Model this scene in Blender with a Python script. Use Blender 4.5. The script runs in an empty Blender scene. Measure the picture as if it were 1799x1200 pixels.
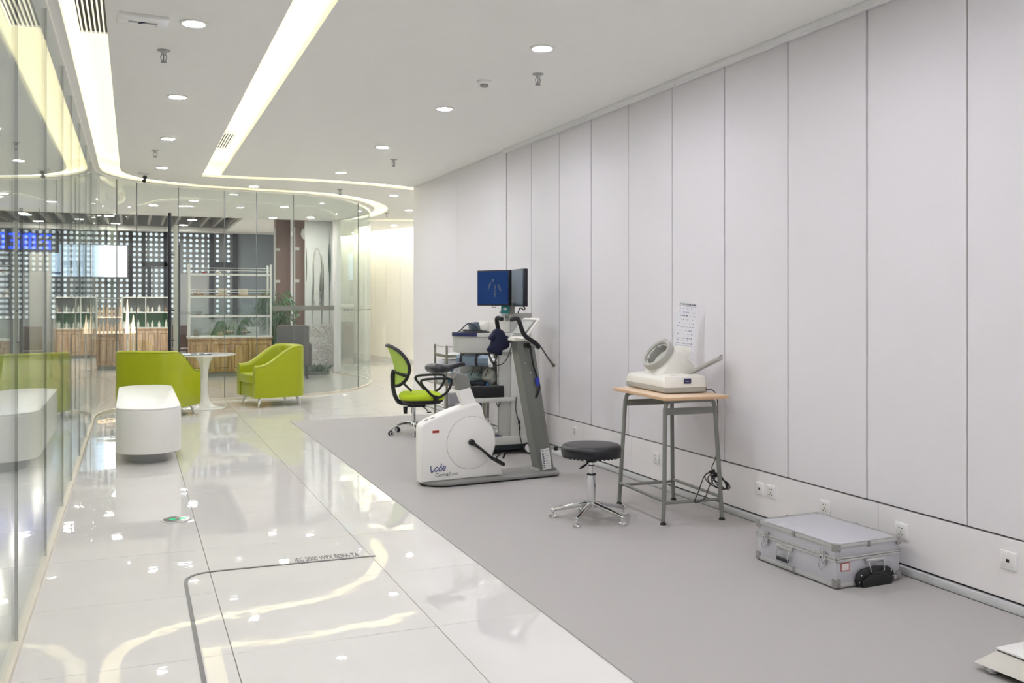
import bpy, bmesh, math, random
from mathutils import Vector, Matrix
from mathutils.noise import noise as vnoise
random.seed(7)
PI = math.pi
R = math.radians
scene = bpy.context.scene
COL = scene.collection

# ------------------------------------------------------------------ camera
CAM_H = 1.48
cd = bpy.data.cameras.new('camera')
cam = bpy.data.objects.new('camera', cd)
COL.objects.link(cam)
cam.location = (0, 0, CAM_H)
cam.rotation_euler = (R(90), 0, -R(22.01))
cd.sensor_fit = 'HORIZONTAL'
cd.sensor_width = 36.0
cd.lens = 36.0 * 1650.0 / 1799.0
cd.shift_y = -70.0 / 1799.0
cd.clip_start = 0.05
cd.clip_end = 200
scene.camera = cam

# ------------------------------------------------------------------ world and exposure
world = bpy.data.worlds.new('world')
scene.world = world
world.use_nodes = True
wb = world.node_tree.nodes['Background']
wb.inputs[0].default_value = (0.86, 0.94, 1.0, 1)
wb.inputs[1].default_value = 1.0
vs = scene.view_settings
vs.view_transform = 'Standard'
vs.look = 'None'
vs.exposure = 0.05
vs.gamma = 1.0
vs.use_curve_mapping = False
scene.cycles.max_bounces = 10
scene.cycles.diffuse_bounces = 7
scene.cycles.glossy_bounces = 6
scene.cycles.transparent_max_bounces = 24
scene.cycles.caustics_reflective = False
scene.cycles.caustics_refractive = False
scene.cycles.sample_clamp_indirect = 30.0

LED_STRIP = 8.5       # cove LED tape
DOWNLIGHT = 405.0      # recessed downlight discs
CAFE_LIGHT = 330.0

# ------------------------------------------------------------------ materials
def lin(c):
    c = c / 255.0
    return c / 12.92 if c <= 0.04045 else ((c + 0.055) / 1.055) ** 2.4
def rgb(t):
    return (lin(t[0]), lin(t[1]), lin(t[2]), 1)
_M = {}
def mat(name, col, rough=0.5, metal=0.0, var=0.03, scale=6.0, bump=0.0, bscale=80.0, coat=0.0, emit=0.0, ecol=None, spec=0.5, alpha=1.0, trans=0.0):
    if name in _M:
        return _M[name]
    m = bpy.data.materials.new(name)
    m.use_nodes = True
    nt = m.node_tree
    b = nt.nodes['Principled BSDF']
    tc = nt.nodes.new('ShaderNodeTexCoord')
    n = nt.nodes.new('ShaderNodeTexNoise')
    n.inputs['Scale'].default_value = scale
    n.inputs['Detail'].default_value = 3
    nt.links.new(tc.outputs['Object'], n.inputs['Vector'])
    cr = nt.nodes.new('ShaderNodeValToRGB')
    c = rgb(col)
    cr.color_ramp.elements[0].position = 0.3
    cr.color_ramp.elements[1].position = 0.7
    cr.color_ramp.elements[0].color = tuple(max(0, v * (1 - var)) for v in c[:3]) + (1,)
    cr.color_ramp.elements[1].color = tuple(min(1, v * (1 + var)) for v in c[:3]) + (1,)
    nt.links.new(n.outputs['Fac'], cr.inputs['Fac'])
    nt.links.new(cr.outputs['Color'], b.inputs['Base Color'])
    b.inputs['Roughness'].default_value = rough
    b.inputs['Metallic'].default_value = metal
    b.inputs['Specular IOR Level'].default_value = spec
    b.inputs['Coat Weight'].default_value = coat
    if emit > 0:
        b.inputs['Emission Color'].default_value = rgb(ecol or col)
        b.inputs['Emission Strength'].default_value = emit
    if bump > 0:
        n2 = nt.nodes.new('ShaderNodeTexNoise')
        n2.inputs['Scale'].default_value = bscale
        n2.inputs['Detail'].default_value = 4
        nt.links.new(tc.outputs['Object'], n2.inputs['Vector'])
        bp = nt.nodes.new('ShaderNodeBump')
        bp.inputs['Strength'].default_value = bump
        bp.inputs['Distance'].default_value = 0.01
        nt.links.new(n2.outputs['Fac'], bp.inputs['Height'])
        nt.links.new(bp.outputs['Normal'], b.inputs['Normal'])
    _M[name] = m
    return m

def emission(name, col, s):
    if name in _M:
        return _M[name]
    m = bpy.data.materials.new(name)
    m.use_nodes = True
    nt = m.node_tree
    nt.nodes.remove(nt.nodes['Principled BSDF'])
    e = nt.nodes.new('ShaderNodeEmission')
    e.inputs[0].default_value = rgb(col)
    e.inputs[1].default_value = s
    nt.links.new(e.outputs[0], nt.nodes['Material Output'].inputs[0])
    _M[name] = m
    return m

def glass_mat(name, tint=(249, 252, 251), f0=0.045, rough=0.0, wave=0.0):
    """flat architectural pane: transparent sheet with a Schlick mirror on both faces"""
    if name in _M:
        return _M[name]
    m = bpy.data.materials.new(name)
    m.use_nodes = True
    nt = m.node_tree
    nt.nodes.remove(nt.nodes['Principled BSDF'])
    N = nt.nodes.new
    L = nt.links.new
    geo = N('ShaderNodeNewGeometry')
    dot = N('ShaderNodeVectorMath'); dot.operation = 'DOT_PRODUCT'
    L(geo.outputs['Normal'], dot.inputs[0]); L(geo.outputs['Incoming'], dot.inputs[1])
    ab = N('ShaderNodeMath'); ab.operation = 'ABSOLUTE'; L(dot.outputs['Value'], ab.inputs[0])
    om = N('ShaderNodeMath'); om.operation = 'SUBTRACT'; om.inputs[0].default_value = 1; L(ab.outputs[0], om.inputs[1])
    pw = N('ShaderNodeMath'); pw.operation = 'POWER'; pw.inputs[1].default_value = 5; L(om.outputs[0], pw.inputs[0])
    ml = N('ShaderNodeMath'); ml.operation = 'MULTIPLY_ADD'; ml.inputs[1].default_value = (1 - f0) * 0.66; ml.inputs[2].default_value = f0
    L(pw.outputs[0], ml.inputs[0])
    tr = N('ShaderNodeBsdfTransparent'); tr.inputs[0].default_value = rgb(tint)
    gl = N('ShaderNodeBsdfGlossy'); gl.inputs['Roughness'].default_value = rough
    gl.inputs['Color'].default_value = (0.95, 0.97, 0.97, 1)
    if wave > 0:
        tc = N('ShaderNodeTexCoord'); n = N('ShaderNodeTexNoise'); n.inputs['Scale'].default_value = 1.3
        L(tc.outputs['Object'], n.inputs['Vector'])
        bp = N('ShaderNodeBump'); bp.inputs['Strength'].default_value = wave; bp.inputs['Distance'].default_value = 0.02
        L(n.outputs['Fac'], bp.inputs['Height']); L(bp.outputs['Normal'], gl.inputs['Normal'])
    mx = N('ShaderNodeMixShader')
    L(ml.outputs[0], mx.inputs[0]); L(tr.outputs[0], mx.inputs[1]); L(gl.outputs[0], mx.inputs[2])
    L(mx.outputs[0], nt.nodes['Material Output'].inputs[0])
    _M[name] = m
    return m

def tile_mat(name, col, rough, wave):
    if name in _M:
        return _M[name]
    m = mat(name, col, rough=rough, var=0.02, scale=2.0, spec=0.5)
    nt = m.node_tree
    b = nt.nodes['Principled BSDF']
    tc = nt.nodes.new('ShaderNodeTexCoord')
    mp = nt.nodes.new('ShaderNodeNewGeometry')
    n = nt.nodes.new('ShaderNodeTexNoise'); n.inputs['Scale'].default_value = 3.2; n.inputs['Detail'].default_value = 3
    nt.links.new(mp.outputs['Position'], n.inputs['Vector'])
    bp = nt.nodes.new('ShaderNodeBump'); bp.inputs['Strength'].default_value = wave; bp.inputs['Distance'].default_value = 0.01
    nt.links.new(n.outputs['Fac'], bp.inputs['Height'])
    nt.links.new(bp.outputs['Normal'], b.inputs['Normal'])
    b.inputs['Coat Weight'].default_value = 0.0
    return m

def wood_mat(name, c1, c2, rough=0.45, scale=3.0, axis='X'):
    if name in _M:
        return _M[name]
    m = bpy.data.materials.new(name)
    m.use_nodes = True
    nt = m.node_tree
    b = nt.nodes['Principled BSDF']
    tc = nt.nodes.new('ShaderNodeTexCoord')
    mp = nt.nodes.new('ShaderNodeMapping')
    mp.inputs['Scale'].default_value = (0.6, 6, 6) if axis == 'X' else ((6, 6, 0.6) if axis == 'Z' else (6, 0.6, 6))
    n = nt.nodes.new('ShaderNodeTexNoise'); n.inputs['Scale'].default_value = scale; n.inputs['Detail'].default_value = 8
    n.inputs['Distortion'].default_value = 0.8
    nt.links.new(tc.outputs['Object'], mp.inputs['Vector']); nt.links.new(mp.outputs['Vector'], n.inputs['Vector'])
    cr = nt.nodes.new('ShaderNodeValToRGB')
    cr.color_ramp.elements[0].position = 0.35; cr.color_ramp.elements[1].position = 0.65
    cr.color_ramp.elements[0].color = rgb(c1); cr.color_ramp.elements[1].color = rgb(c2)
    nt.links.new(n.outputs['Fac'], cr.inputs['Fac']); nt.links.new(cr.outputs['Color'], b.inputs['Base Color'])
    b.inputs['Roughness'].default_value = rough
    _M[name] = m
    return m

WALL = mat('white_wall_panel', (232, 229, 232), rough=0.45, var=0.008, scale=1.5)
WALLLOW = mat('white_wall_lower', (238, 235, 235), rough=0.5, var=0.008)
GAP = mat('dark_joint', (52, 48, 47), rough=0.9)
CEIL = mat('matt_white_ceiling', (242, 242, 238), rough=0.9, var=0.006)
COVE = mat('cove_white', (236, 233, 216), rough=0.8, var=0.01)
TILE = tile_mat('polished_white_tile', (224, 222, 219), 0.012, 0.085)
GROUT = mat('grey_grout', (105, 102, 98), rough=0.9)
CAFEFL = tile_mat('polished_grey_floor', (196, 193, 189), 0.12, 0.03)
VINYL = mat('grey_vinyl', (176, 173, 171), spec=0.22, rough=0.7, var=0.03, scale=300, bump=0.03, bscale=400)
SKIRT = mat('grey_skirting', (205, 206, 206), rough=0.5)
GLASS = glass_mat('partition_glass', wave=0.012)
GLASS2 = glass_mat('showcase_glass', f0=0.04)
SEAL = mat('grey_silicone', (110, 116, 116), rough=0.4)
RAIL = mat('cream_base_channel', (214, 208, 192), rough=0.5)
CHROME = mat('chrome', (225, 226, 228), rough=0.08, metal=1.0, var=0.01)
STEEL = mat('brushed_steel', (178, 178, 176), rough=0.3, metal=1.0, var=0.05)
ALU = mat('aluminium_trim', (214, 214, 213), rough=0.32, metal=0.75, var=0.03)
BLACKP = mat('black_plastic', (26, 27, 29), rough=0.38, var=0.1)
BLACKM = mat('matt_black_rubber', (30, 30, 31), rough=0.75, var=0.1)
WHITEP = mat('white_plastic', (240, 240, 240), rough=0.35, var=0.01)
OFFW = mat('offwhite_plastic', (236, 234, 225), rough=0.35, var=0.01)
GREYP = mat('grey_plastic', (158, 157, 152), rough=0.45, var=0.02)
GREYM = mat('grey_paint_metal', (128, 129, 124), rough=0.42, var=0.02, scale=200)
LIME = mat('lime_leather', (160, 170, 4), rough=0.42, var=0.03, scale=5, bump=0.05, bscale=160)
LIMEF = mat('lime_fabric', (190, 212, 48), rough=0.85, var=0.05, scale=120, bump=0.1, bscale=400)
CHAIRW = mat('white_lacquer', (236, 235, 231), rough=0.15, var=0.01, coat=0.3)
NAVY = mat('navy_cloth', (28, 31, 58), rough=0.9, var=0.12, scale=30, bump=0.3, bscale=60)
NAVYP = mat('navy_plastic', (30, 36, 84), rough=0.4)
SCREENL = None
LIGHTW = emission('lamp_white', (255, 250, 240), DOWNLIGHT)
LEDM = emission('led_tape', (255, 249, 224), LED_STRIP)
LEDFAR = emission('led_tape_far', (255, 250, 226), LED_STRIP * 5)

# ------------------------------------------------------------------ mesh helpers
class MB:
    def __init__(self):
        self.bm = bmesh.new()
    def _fin(self, verts, M):
        if M is not None:
            bmesh.ops.transform(self.bm, matrix=M, verts=verts)
        return verts
    def box(self, c, s, rz=0.0, bevel=0.0, M=None, rx=0.0, ry=0.0, seg=2):
        r = bmesh.ops.create_cube(self.bm, size=1.0)
        v = r['verts']
        T = Matrix.Translation(c) @ Matrix.Rotation(rz, 4, 'Z') @ Matrix.Rotation(ry, 4, 'Y') @ Matrix.Rotation(rx, 4, 'X') @ Matrix.Diagonal((s[0], s[1], s[2], 1))
        if M is not None:
            T = M @ T
        bmesh.ops.transform(self.bm, matrix=T, verts=v)
        if bevel > 0:
            ed = list({e for x in v for e in x.link_edges})
            bmesh.ops.bevel(self.bm, geom=ed, offset=bevel, segments=seg, profile=0.5, affect='EDGES', clamp_overlap=True)
        return self
    def b2(self, x0, x1, y0, y1, z0, z1, bevel=0.0, M=None):
        return self.box(((x0 + x1) / 2, (y0 + y1) / 2, (z0 + z1) / 2), (abs(x1 - x0), abs(y1 - y0), abs(z1 - z0)), bevel=bevel, M=M)
    def grid(self, rows, close_u=False, close_v=False, cap0=False, cap1=False, flip=False):
        """rows of equal-length point lists"""
        V = [[self.bm.verts.new(p) for p in row] for row in rows]
        n = len(V); m = len(V[0])
        for i in range(n if close_v else n - 1):
            for j in range(m if close_u else m - 1):
                a, b, c, d = V[i][j], V[i][(j + 1) % m], V[(i + 1) % n][(j + 1) % m], V[(i + 1) % n][j]
                try:
                    self.bm.faces.new((a, b, c, d) if not flip else (d, c, b, a))
                except ValueError:
                    pass
        if cap0:
            self.bm.faces.new(V[0][::-1] if not flip else V[0])
        if cap1:
            self.bm.faces.new(V[-1] if not flip else V[-1][::-1])
        return self
    def tube(self, pts, r, n=10, closed=False, M=None, flat=1.0, up=None):
        pts = [Vector(p) for p in pts]
        k = len(pts)
        rs = r if isinstance(r, (list, tuple)) else [r] * k
        rows = []
        prevn = None
        for i, p in enumerate(pts):
            if closed:
                t = (pts[(i + 1) % k] - pts[i - 1])
            else:
                t = (pts[min(i + 1, k - 1)] - pts[max(i - 1, 0)])
            t.normalize()
            if prevn is None:
                a = Vector(up) if up else (Vector((0, 0, 1)) if abs(t.z) < 0.9 else Vector((1, 0, 0)))
                nrm = (a - t * a.dot(t)).normalized()
            else:
                nrm = (prevn - t * prevn.dot(t)).normalized()
            prevn = nrm
            bn = t.cross(nrm)
            row = []
            for j in range(n):
                a = 2 * PI * j / n
                q = p + nrm * math.cos(a) * rs[i] * flat + bn * math.sin(a) * rs[i]
                row.append(M @ q if M is not None else q)
            rows.append(row)
        if closed:
            rows.append(rows[0])
            rr = rows[:-1]
            self.grid(rr, close_u=True, close_v=True)
        else:
            self.grid(rows, close_u=True, cap0=True, cap1=True)
        return self
    def cyl(self, p0, p1, r0, r1=None, n=20, M=None):
        return self.tube([p0, p1], [r0, r0 if r1 is None else r1], n=n, M=M)
    def lathe(self, prof, n=32, M=None, c=(0, 0, 0), caps=True, closed=False):
        rows = []
        for (r, z) in prof:
            row = []
            for j in range(n):
                a = 2 * PI * j / n
                q = Vector((c[0] + max(r, 1e-5) * math.cos(a), c[1] + max(r, 1e-5) * math.sin(a), c[2] + z))
                row.append(M @ q if M is not None else q)
            rows.append(row)
        self.grid(rows, close_u=True, cap0=caps, cap1=caps, close_v=closed)
        return self
    def prism(self, poly, d0, d1, axis='Z', bevel=0.0, M=None):
        """poly 2D; axis Z: (x,y) extruded in z; axis Y: (x,z) extruded in y; axis X: (y,z) extruded in x"""
        def mk(p, d):
            if axis == 'Z': q = Vector((p[0], p[1], d))
            elif axis == 'Y': q = Vector((p[0], d, p[1]))
            else: q = Vector((d, p[0], p[1]))
            return M @ q if M is not None else q
        a = [self.bm.verts.new(mk(p, d0)) for p in poly]
        b = [self.bm.verts.new(mk(p, d1)) for p in poly]
        fs = [self.bm.faces.new(a[::-1]), self.bm.faces.new(b)]
        n = len(poly)
        for i in range(n):
            fs.append(self.bm.faces.new((a[i], a[(i + 1) % n], b[(i + 1) % n], b[i])))
        bmesh.ops.recalc_face_normals(self.bm, faces=fs)
        if bevel > 0:
            ed = list({e for f in fs[:2] for e in f.edges})
            bmesh.ops.bevel(self.bm, geom=ed, offset=bevel, segments=3, profile=0.5, affect='EDGES', clamp_overlap=True)
        return self
    def ball(self, c, r, s=(1, 1, 1), u=16, v=10, M=None):
        T = Matrix.Translation(c) @ Matrix.Diagonal((s[0] * r, s[1] * r, s[2] * r, 1))
        if M is not None: T = M @ T
        bmesh.ops.create_uvsphere(self.bm, u_segments=u, v_segments=v, radius=1.0, matrix=T)
        return self
    def build(self, name, m, parent=None, smooth=True, ang=38, sub=0, loc=None, mods=None):
        bmesh.ops.recalc_face_normals(self.bm, faces=self.bm.faces[:])
        me = bpy.data.meshes.new(name)
        self.bm.to_mesh(me); self.bm.free()
        me.materials.append(m)
        if smooth:
            me.shade_smooth()
            me.set_sharp_from_angle(angle=R(ang))
        o = bpy.data.objects.new(name, me)
        COL.objects.link(o)
        if parent is not None:
            o.parent = parent
        if loc: o.location = loc
        if sub:
            s = o.modifiers.new('subsurf', 'SUBSURF'); s.levels = sub; s.render_levels = sub
        return o

def thing(name, label, cat, loc=(0, 0, 0), rz=0.0, group=None):
    o = bpy.data.objects.new(name, None)
    COL.objects.link(o)
    o.empty_display_size = 0.1
    o.location = loc; o.rotation_euler = (0, 0, rz)
    return tag(o, label, cat, group)
def tag(o, label, cat, group=None):
    o['label'] = label; o['category'] = cat
    if group: o['group'] = group
    return o
def struct(o):
    o['kind'] = 'structure'
    return o
def sempty(name):
    o = bpy.data.objects.new(name, None); COL.objects.link(o); o['kind'] = 'structure'
    return o
def inst(src, name, parent, loc, rot=None, scale=None):
    c = bpy.data.objects.new(name, src.data)
    COL.objects.link(c); c.parent = parent; c.location = loc
    if rot: c.rotation_euler = rot
    if scale: c.scale = scale
    return c
def copy_tree(o, parent=None):
    c = o.copy(); COL.objects.link(c)
    if parent is not None:
        c.parent = parent
    for ch in list(o.children):
        copy_tree(ch, c)
    return c
def fmesh(name, verts, faces, m, parent=None, smooth=False):
    me = bpy.data.meshes.new(name); me.from_pydata(verts, [], faces); me.update()
    me.materials.append(m)
    if smooth: me.shade_smooth()
    o = bpy.data.objects.new(name, me); COL.objects.link(o)
    if parent is not None: o.parent = parent
    return o
def text(s, name, m, parent, size, loc, rot, align='LEFT', ex=0.0006, shear=0.0, sx=1.0, space=1.0):
    cu = bpy.data.curves.new(name, 'FONT'); cu.body = s; cu.size = size; cu.extrude = ex
    cu.align_x = align; cu.shear = shear; cu.space_character = space
    cu.materials.append(m)
    t = bpy.data.objects.new('tmp', cu); COL.objects.link(t)
    me = bpy.data.meshes.new_from_object(t.evaluated_get(bpy.context.evaluated_depsgraph_get()))
    bpy.data.objects.remove(t)
    me.name = name
    if not me.materials: me.materials.append(m)
    for v in me.vertices: v.co.x *= sx
    o = bpy.data.objects.new(name, me); COL.objects.link(o)
    o.parent = parent; o.location = loc; o.rotation_euler = rot
    return o
def flat_fill(name, loops, z, thick, m, parent=None):
    """planar polygon with holes, given thickness (real slab)"""
    cu = bpy.data.curves.new(name, 'CURVE'); cu.dimensions = '2D'; cu.fill_mode = 'BOTH'; cu.extrude = thick / 2
    for lp in loops:
        sp = cu.splines.new('POLY'); sp.points.add(len(lp) - 1)
        for i, p in enumerate(lp): sp.points[i].co = (p[0], p[1], 0, 1)
        sp.use_cyclic_u = True
    t = bpy.data.objects.new('tmp', cu); COL.objects.link(t)
    dg = bpy.context.evaluated_depsgraph_get()
    me = bpy.data.meshes.new_from_object(t.evaluated_get(dg))
    bpy.data.objects.remove(t)
    me.materials.clear(); me.materials.append(m)
    for v in me.vertices: v.co.z += z + thick / 2
    me.name = name
    o = bpy.data.objects.new(name, me); COL.objects.link(o)
    if parent is not None: o.parent = parent
    return o
def catmull(P, n=6):
    out = []
    for i in range(len(P) - 1):
        p0 = P[max(i - 1, 0)]; p1 = P[i]; p2 = P[i + 1]; p3 = P[min(i + 2, len(P) - 1)]
        for k in range(n):
            t = k / n
            out.append(tuple(0.5 * ((2 * p1[j]) + (-p0[j] + p2[j]) * t + (2 * p0[j] - 5 * p1[j] + 4 * p2[j] - p3[j]) * t * t + (-p0[j] + 3 * p1[j] - 3 * p2[j] + p3[j]) * t ** 3) for j in range(len(p1))))
    out.append(tuple(P[-1]))
    return out
def offset(path, d):
    """mitred offset to the right of travel"""
    out = []
    n = len(path)
    for i in range(n):
        a = Vector(path[i]) - Vector(path[i - 1]) if i > 0 else None
        b = Vector(path[i + 1]) - Vector(path[i]) if i < n - 1 else None
        if a is None: a = b
        if b is None: b = a
        a = a.normalized(); b = b.normalized()
        na = Vector((a.y, -a.x)); nb = Vector((b.y, -b.x))
        m = (na + nb).normalized()
        k = d / max(0.3, m.dot(na))
        out.append((path[i][0] + m.x * k, path[i][1] + m.y * k))
    return out
def resample(path, step):
    """points each `step` along the path with cumulative lengths"""
    L = [0]
    for i in range(1, len(path)):
        L.append(L[-1] + (Vector(path[i]) - Vector(path[i - 1])).length)
    return L
def at_len(path, L, s):
    for i in range(1, len(path)):
        if L[i] >= s or i == len(path) - 1:
            t = (s - L[i - 1]) / max(1e-9, L[i] - L[i - 1])
            a, b = Vector(path[i - 1]), Vector(path[i])
            return a.lerp(b, t), (b - a).normalized()

# ------------------------------------------------------------------ plan of the place
H = 3.17
WX = 3.886           # face of the panelled wall
Y0 = -5.0            # back of the room
GX = -0.46
glass_ctrl = [(GX, 11.2), (GX, 12.2), (GX, 12.85), (-0.42, 13.35), (-0.24, 13.82), (0.08, 14.22), (0.55, 14.5), (1.1, 14.66), (1.75, 14.76), (2.4, 14.87),
              (2.9, 15.07), (3.33, 15.45), (3.7, 16.0), (4.0, 16.75), (4.13, 17.6), (4.1, 18.5), (3.92, 19.35)]
glass_path = [(GX, Y0)] + catmull(glass_ctrl, 6)

# ---------------- floor
floor = struct(MB().b2(-6.5, 10, Y0 - 0.1, 29, -0.12, -0.004).build('floor', GROUT, smooth=False))
T = 0.895
TX0, TY0 = 0.393, 4.10
tsrc = None
nt_ = 0
far = MB()
for i in range(-7, 12):
    for j in range(-11, 29):
        x = TX0 + i * T; y = TY0 + j * T
        if y > 28.2 or y < Y0 - 0.3 or x > 9.5 or x < -6.2: continue
        if x >= 2.0 and y + T < 11.7: continue
        if -0.6 < x + T / 2 < 5.2 and 1.5 < y < 21.5 and nt_ < 240:
            if tsrc is None:
                tsrc = MB().box((0, 0, -0.006), (T - 0.003, T - 0.003, 0.012), bevel=0.0008, seg=1).build('tile', TILE, floor, smooth=False)
                o = tsrc; o.location = (x + T / 2, y + T / 2, 0)
            else:
                o = inst(tsrc, 'tile', floor, (x + T / 2, y + T / 2, 0))
            o.rotation_euler = (random.uniform(-1, 1) * 0.0006, random.uniform(-1, 1) * 0.0006, 0)
            nt_ += 1
        else:
            far.box((x + T / 2, y + T / 2, -0.006), (T - 0.003, T - 0.003, 0.012))
o = far.build('tile_field', TILE, floor, smooth=False); o['kind'] = 'stuff'
# floor inside the glazed cafe follows the glass line
gp_in = [p for p in glass_path]
cafe_floor = struct(flat_fill('floor_cafe', [gp_in + [(3.92, 28.4), (-6.3, 28.4), (-6.3, Y0)]], 0.0006, 0.004, CAFEFL))
vin = MB().b2(1.81, WX - 0.0335, Y0, 11.81, 0.0, 0.006, bevel=0.002).build('vinyl_flooring', VINYL, smooth=False)
tag(vin, 'grey vinyl flooring laid over the white tiles along the panelled wall', 'flooring')

# ---------------- glass partition, one pane per object
wg = sempty('wall_left')
Lg = resample(glass_path, 0.1)
def len_at_y(y): return y - Y0
def nearest_len(px_, py_):
    best = None
    tot = Lg[-1]; s = 8
    while s < tot:
        p, t = at_len(glass_path, Lg, s)
        d = (p.x - px_) ** 2 + (p.y - py_) ** 2
        if best is None or d < best[0]: best = (d, s)
        s += 0.02
    return best[1]
cuts = [0.0, 1.6, 3.2, 4.8, 6.35, 7.95, len_at_y(4.515), len_at_y(5.957), len_at_y(7.365), len_at_y(8.4), len_at_y(9.7), len_at_y(11.0), len_at_y(12.3), nearest_len(-0.2, 13.9),
        nearest_len(0.05, 14.2), nearest_len(0.62, 14.52), nearest_len(1.276, 14.7), nearest_len(1.75, 14.76), nearest_len(2.33, 14.85), nearest_len(3.55, 15.75), nearest_len(4.12, 17.4), Lg[-1]]
def pane(s0, s1, name='glass_pane', z0=0.03, z1=H, off=0.0, m=GLASS, th=0.012, parent=wg):
    n = max(1, int((s1 - s0) / 0.12)) if s1 > 17.2 else 1
    pin = []; pout = []
    for k in range(n + 1):
        s = s0 + 0.003 + (s1 - s0 - 0.006) * k / n
        p, t = at_len(glass_path, Lg, s)
        nr = Vector((t.y, -t.x))
        pin.append(p - nr * (th / 2) + nr * off); pout.append(p + nr * (th / 2) + nr * off)
    ring = pout + pin[::-1]
    mb = MB()
    rows = [[(p.x, p.y, z0) for p in ring], [(p.x, p.y, z1) for p in ring]]
    mb.grid(rows, close_u=True, cap0=False, cap1=False)
    return mb.build(name, m, parent, smooth=True, ang=40)
for a, b in zip(cuts[:-1], cuts[1:]):
    pane(a, b)
for s in cuts[1:-1]:
    p, t = at_len(glass_path, Lg, s)
    a = math.atan2(t.y, t.x)
    MB().box((p.x, p.y, (H + 0.03) / 2), (0.007, 0.013, H - 0.03), rz=a).build('glass_joint', SEAL, wg, smooth=False)
def sweep(name, path, prof, m, parent=None, smooth=True, ang=35, close=True):
    """prof = list of (offset right of travel, z)"""
    offs = {}
    rows_by = []
    for (d, z) in prof:
        op = offset(path, d)
        rows_by.append([(q[0], q[1], z) for q in op])
    rows = [[rows_by[k][i] for k in range(len(prof))] for i in range(len(path))]
    mb = MB(); mb.grid(rows, close_u=close, cap0=close, cap1=close)
    return mb.build(name, m, parent, smooth=smooth, ang=ang)
struct(sweep('trim_1', glass_path, [(-0.02, 0.0), (0.022, 0.0), (0.022, 0.03), (-0.02, 0.03)], RAIL))
struct(sweep('trim_2', glass_path, [(-0.015, H - 0.02), (0.016, H - 0.02), (0.016, H + 0.0), (-0.015, H + 0.0)], CEIL))

# ---------------- ceiling with light coves
pathA = offset(glass_path, 0.195)          # follows the glass round the corner
hairpin = [p for p in pathA]
pathB = [(0.95, Y0 + 0.3), (0.952, 5.0), (0.984, 13.22)] + catmull([(1.5, 13.235), (2.2, 13.17), (3.0, 13.27), (3.5, 13.42), (4.1, 13.72), (5.2, 14.4), (7.5, 15.6)], 5)
pathC = [(4.55, 19.1), (5.4, 18.85), (7.6, 18.35)]
def strip_loop(path, w):
    return offset(path, -w / 2) + offset(path, w / 2)[::-1]
pathA2 = [pathA[0]] + pathA[1:]
pathA2[0] = (pathA2[0][0], Y0 + 0.3)
loopA = strip_loop(pathA2, 0.24); loopB = strip_loop(pathB, 0.235); loopC = strip_loop(pathC, 0.3)
# curved wall at the far end (lit from a slot)
farwall = catmull([(5.42, 24.5), (5.62, 23.4), (5.76, 22.3), (6.1, 21.2), (6.9, 20.2), (8.2, 19.5), (9.8, 19.2)], 5)
ceil_out = [(-6.5, Y0 - 0.1), (10, Y0 - 0.1), (10, 19.0)] + offset(farwall, 0.42)[::-1] + [(3.6, 24.6), (3.6, 19.7), (-6.5, 19.7)]
ceiling = struct(flat_fill('ceiling', [ceil_out, loopA, loopB, loopC], H, 0.03, CEIL))
def cove(name, path, w, z=H + 0.03, hgt=0.2, side=0.10):
    root = sempty(name)
    e = w / 2 + side
    sweep('recess', path, [(-e, z), (-e, z + hgt), (e, z + hgt), (e, z)], COVE, root, close=False)
    for sgn in (-1, 1):
        d0 = sgn * (w / 2 + 0.055); d1 = sgn * (w / 2 + 0.085)
        sweep('led_strip', path, [(min(d0, d1), z + 0.002), (min(d0, d1), z + 0.016), (max(d0, d1), z + 0.016), (max(d0, d1), z + 0.002)], LEDM, root)
    return root
cove('ceiling_cove', pathA2, 0.24)
cove('ceiling_cove', pathB, 0.235)
cove('ceiling_cove', pathC, 0.3)
# slot against the curved wall
fw2 = farwall
rt = sempty('ceiling_cove')
sweep('recess', fw2, [(0.44, H + 0.03), (0.44, H + 0.3), (-0.05, H + 0.3)], COVE, rt, close=False)
sweep('led_strip', fw2, [(0.37, H + 0.035), (0.37, H + 0.06), (0.40, H + 0.06), (0.40, H + 0.035)], LEDFAR, rt)
# cover slab above everything
struct(MB().b2(-6.6, 10.1, Y0 - 0.2, 19.7, H + 0.28, H + 0.36).build('ceiling_slab', CEIL, smooth=False))

# ---------------- walls
wr = sempty('wall_right')
MB().b2(WX, WX + 0.25, Y0, 13.405, 0, H).build('wall_core', GAP, wr, smooth=False)
seams = [9.712 - 0.6905 * k for k in range(0, 22)]
for k in range(len(seams) - 1):
    g = 0.011 if k % 1 == 0 else 0.004
    y1 = seams[k] - g / 2; y0 = seams[k + 1] + g / 2
    if k in (1, 3, 8): y1 -= 0.002
    MB().b2(WX - 0.022, WX + 0.001, y0, y1, 0.362, H - 0.004, bevel=0.0015).build('panel', WALL, wr, smooth=False)
for (a, b) in ((9.716, 11.398), (11.402, 13.405)):
    MB().b2(WX - 0.03, WX + 0.001, a, b, 0.362, H - 0.002, bevel=0.0015).build('panel', WALL, wr, smooth=False)
for (a, b) in ((Y0, -1.5), (-1.497, 1.4), (1.403, 4.1), (4.103, 6.9), (6.903, 9.71), (9.713, 13.405)):
    MB().b2(WX - 0.02, WX + 0.001, a, b, 0.062, 0.352, bevel=0.0015).build('lower_panel', WALLLOW, wr, smooth=False)
struct(MB().b2(WX - 0.032, WX + 0.001, Y0, 13.405, 0.006, 0.05, bevel=0.004).build('baseboard_right', SKIRT))
MB().b2(WX - 0.03, WX + 0.26, 13.405, 13.43, 0, H).build('end_panel', WALL, wr, smooth=False)
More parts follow.
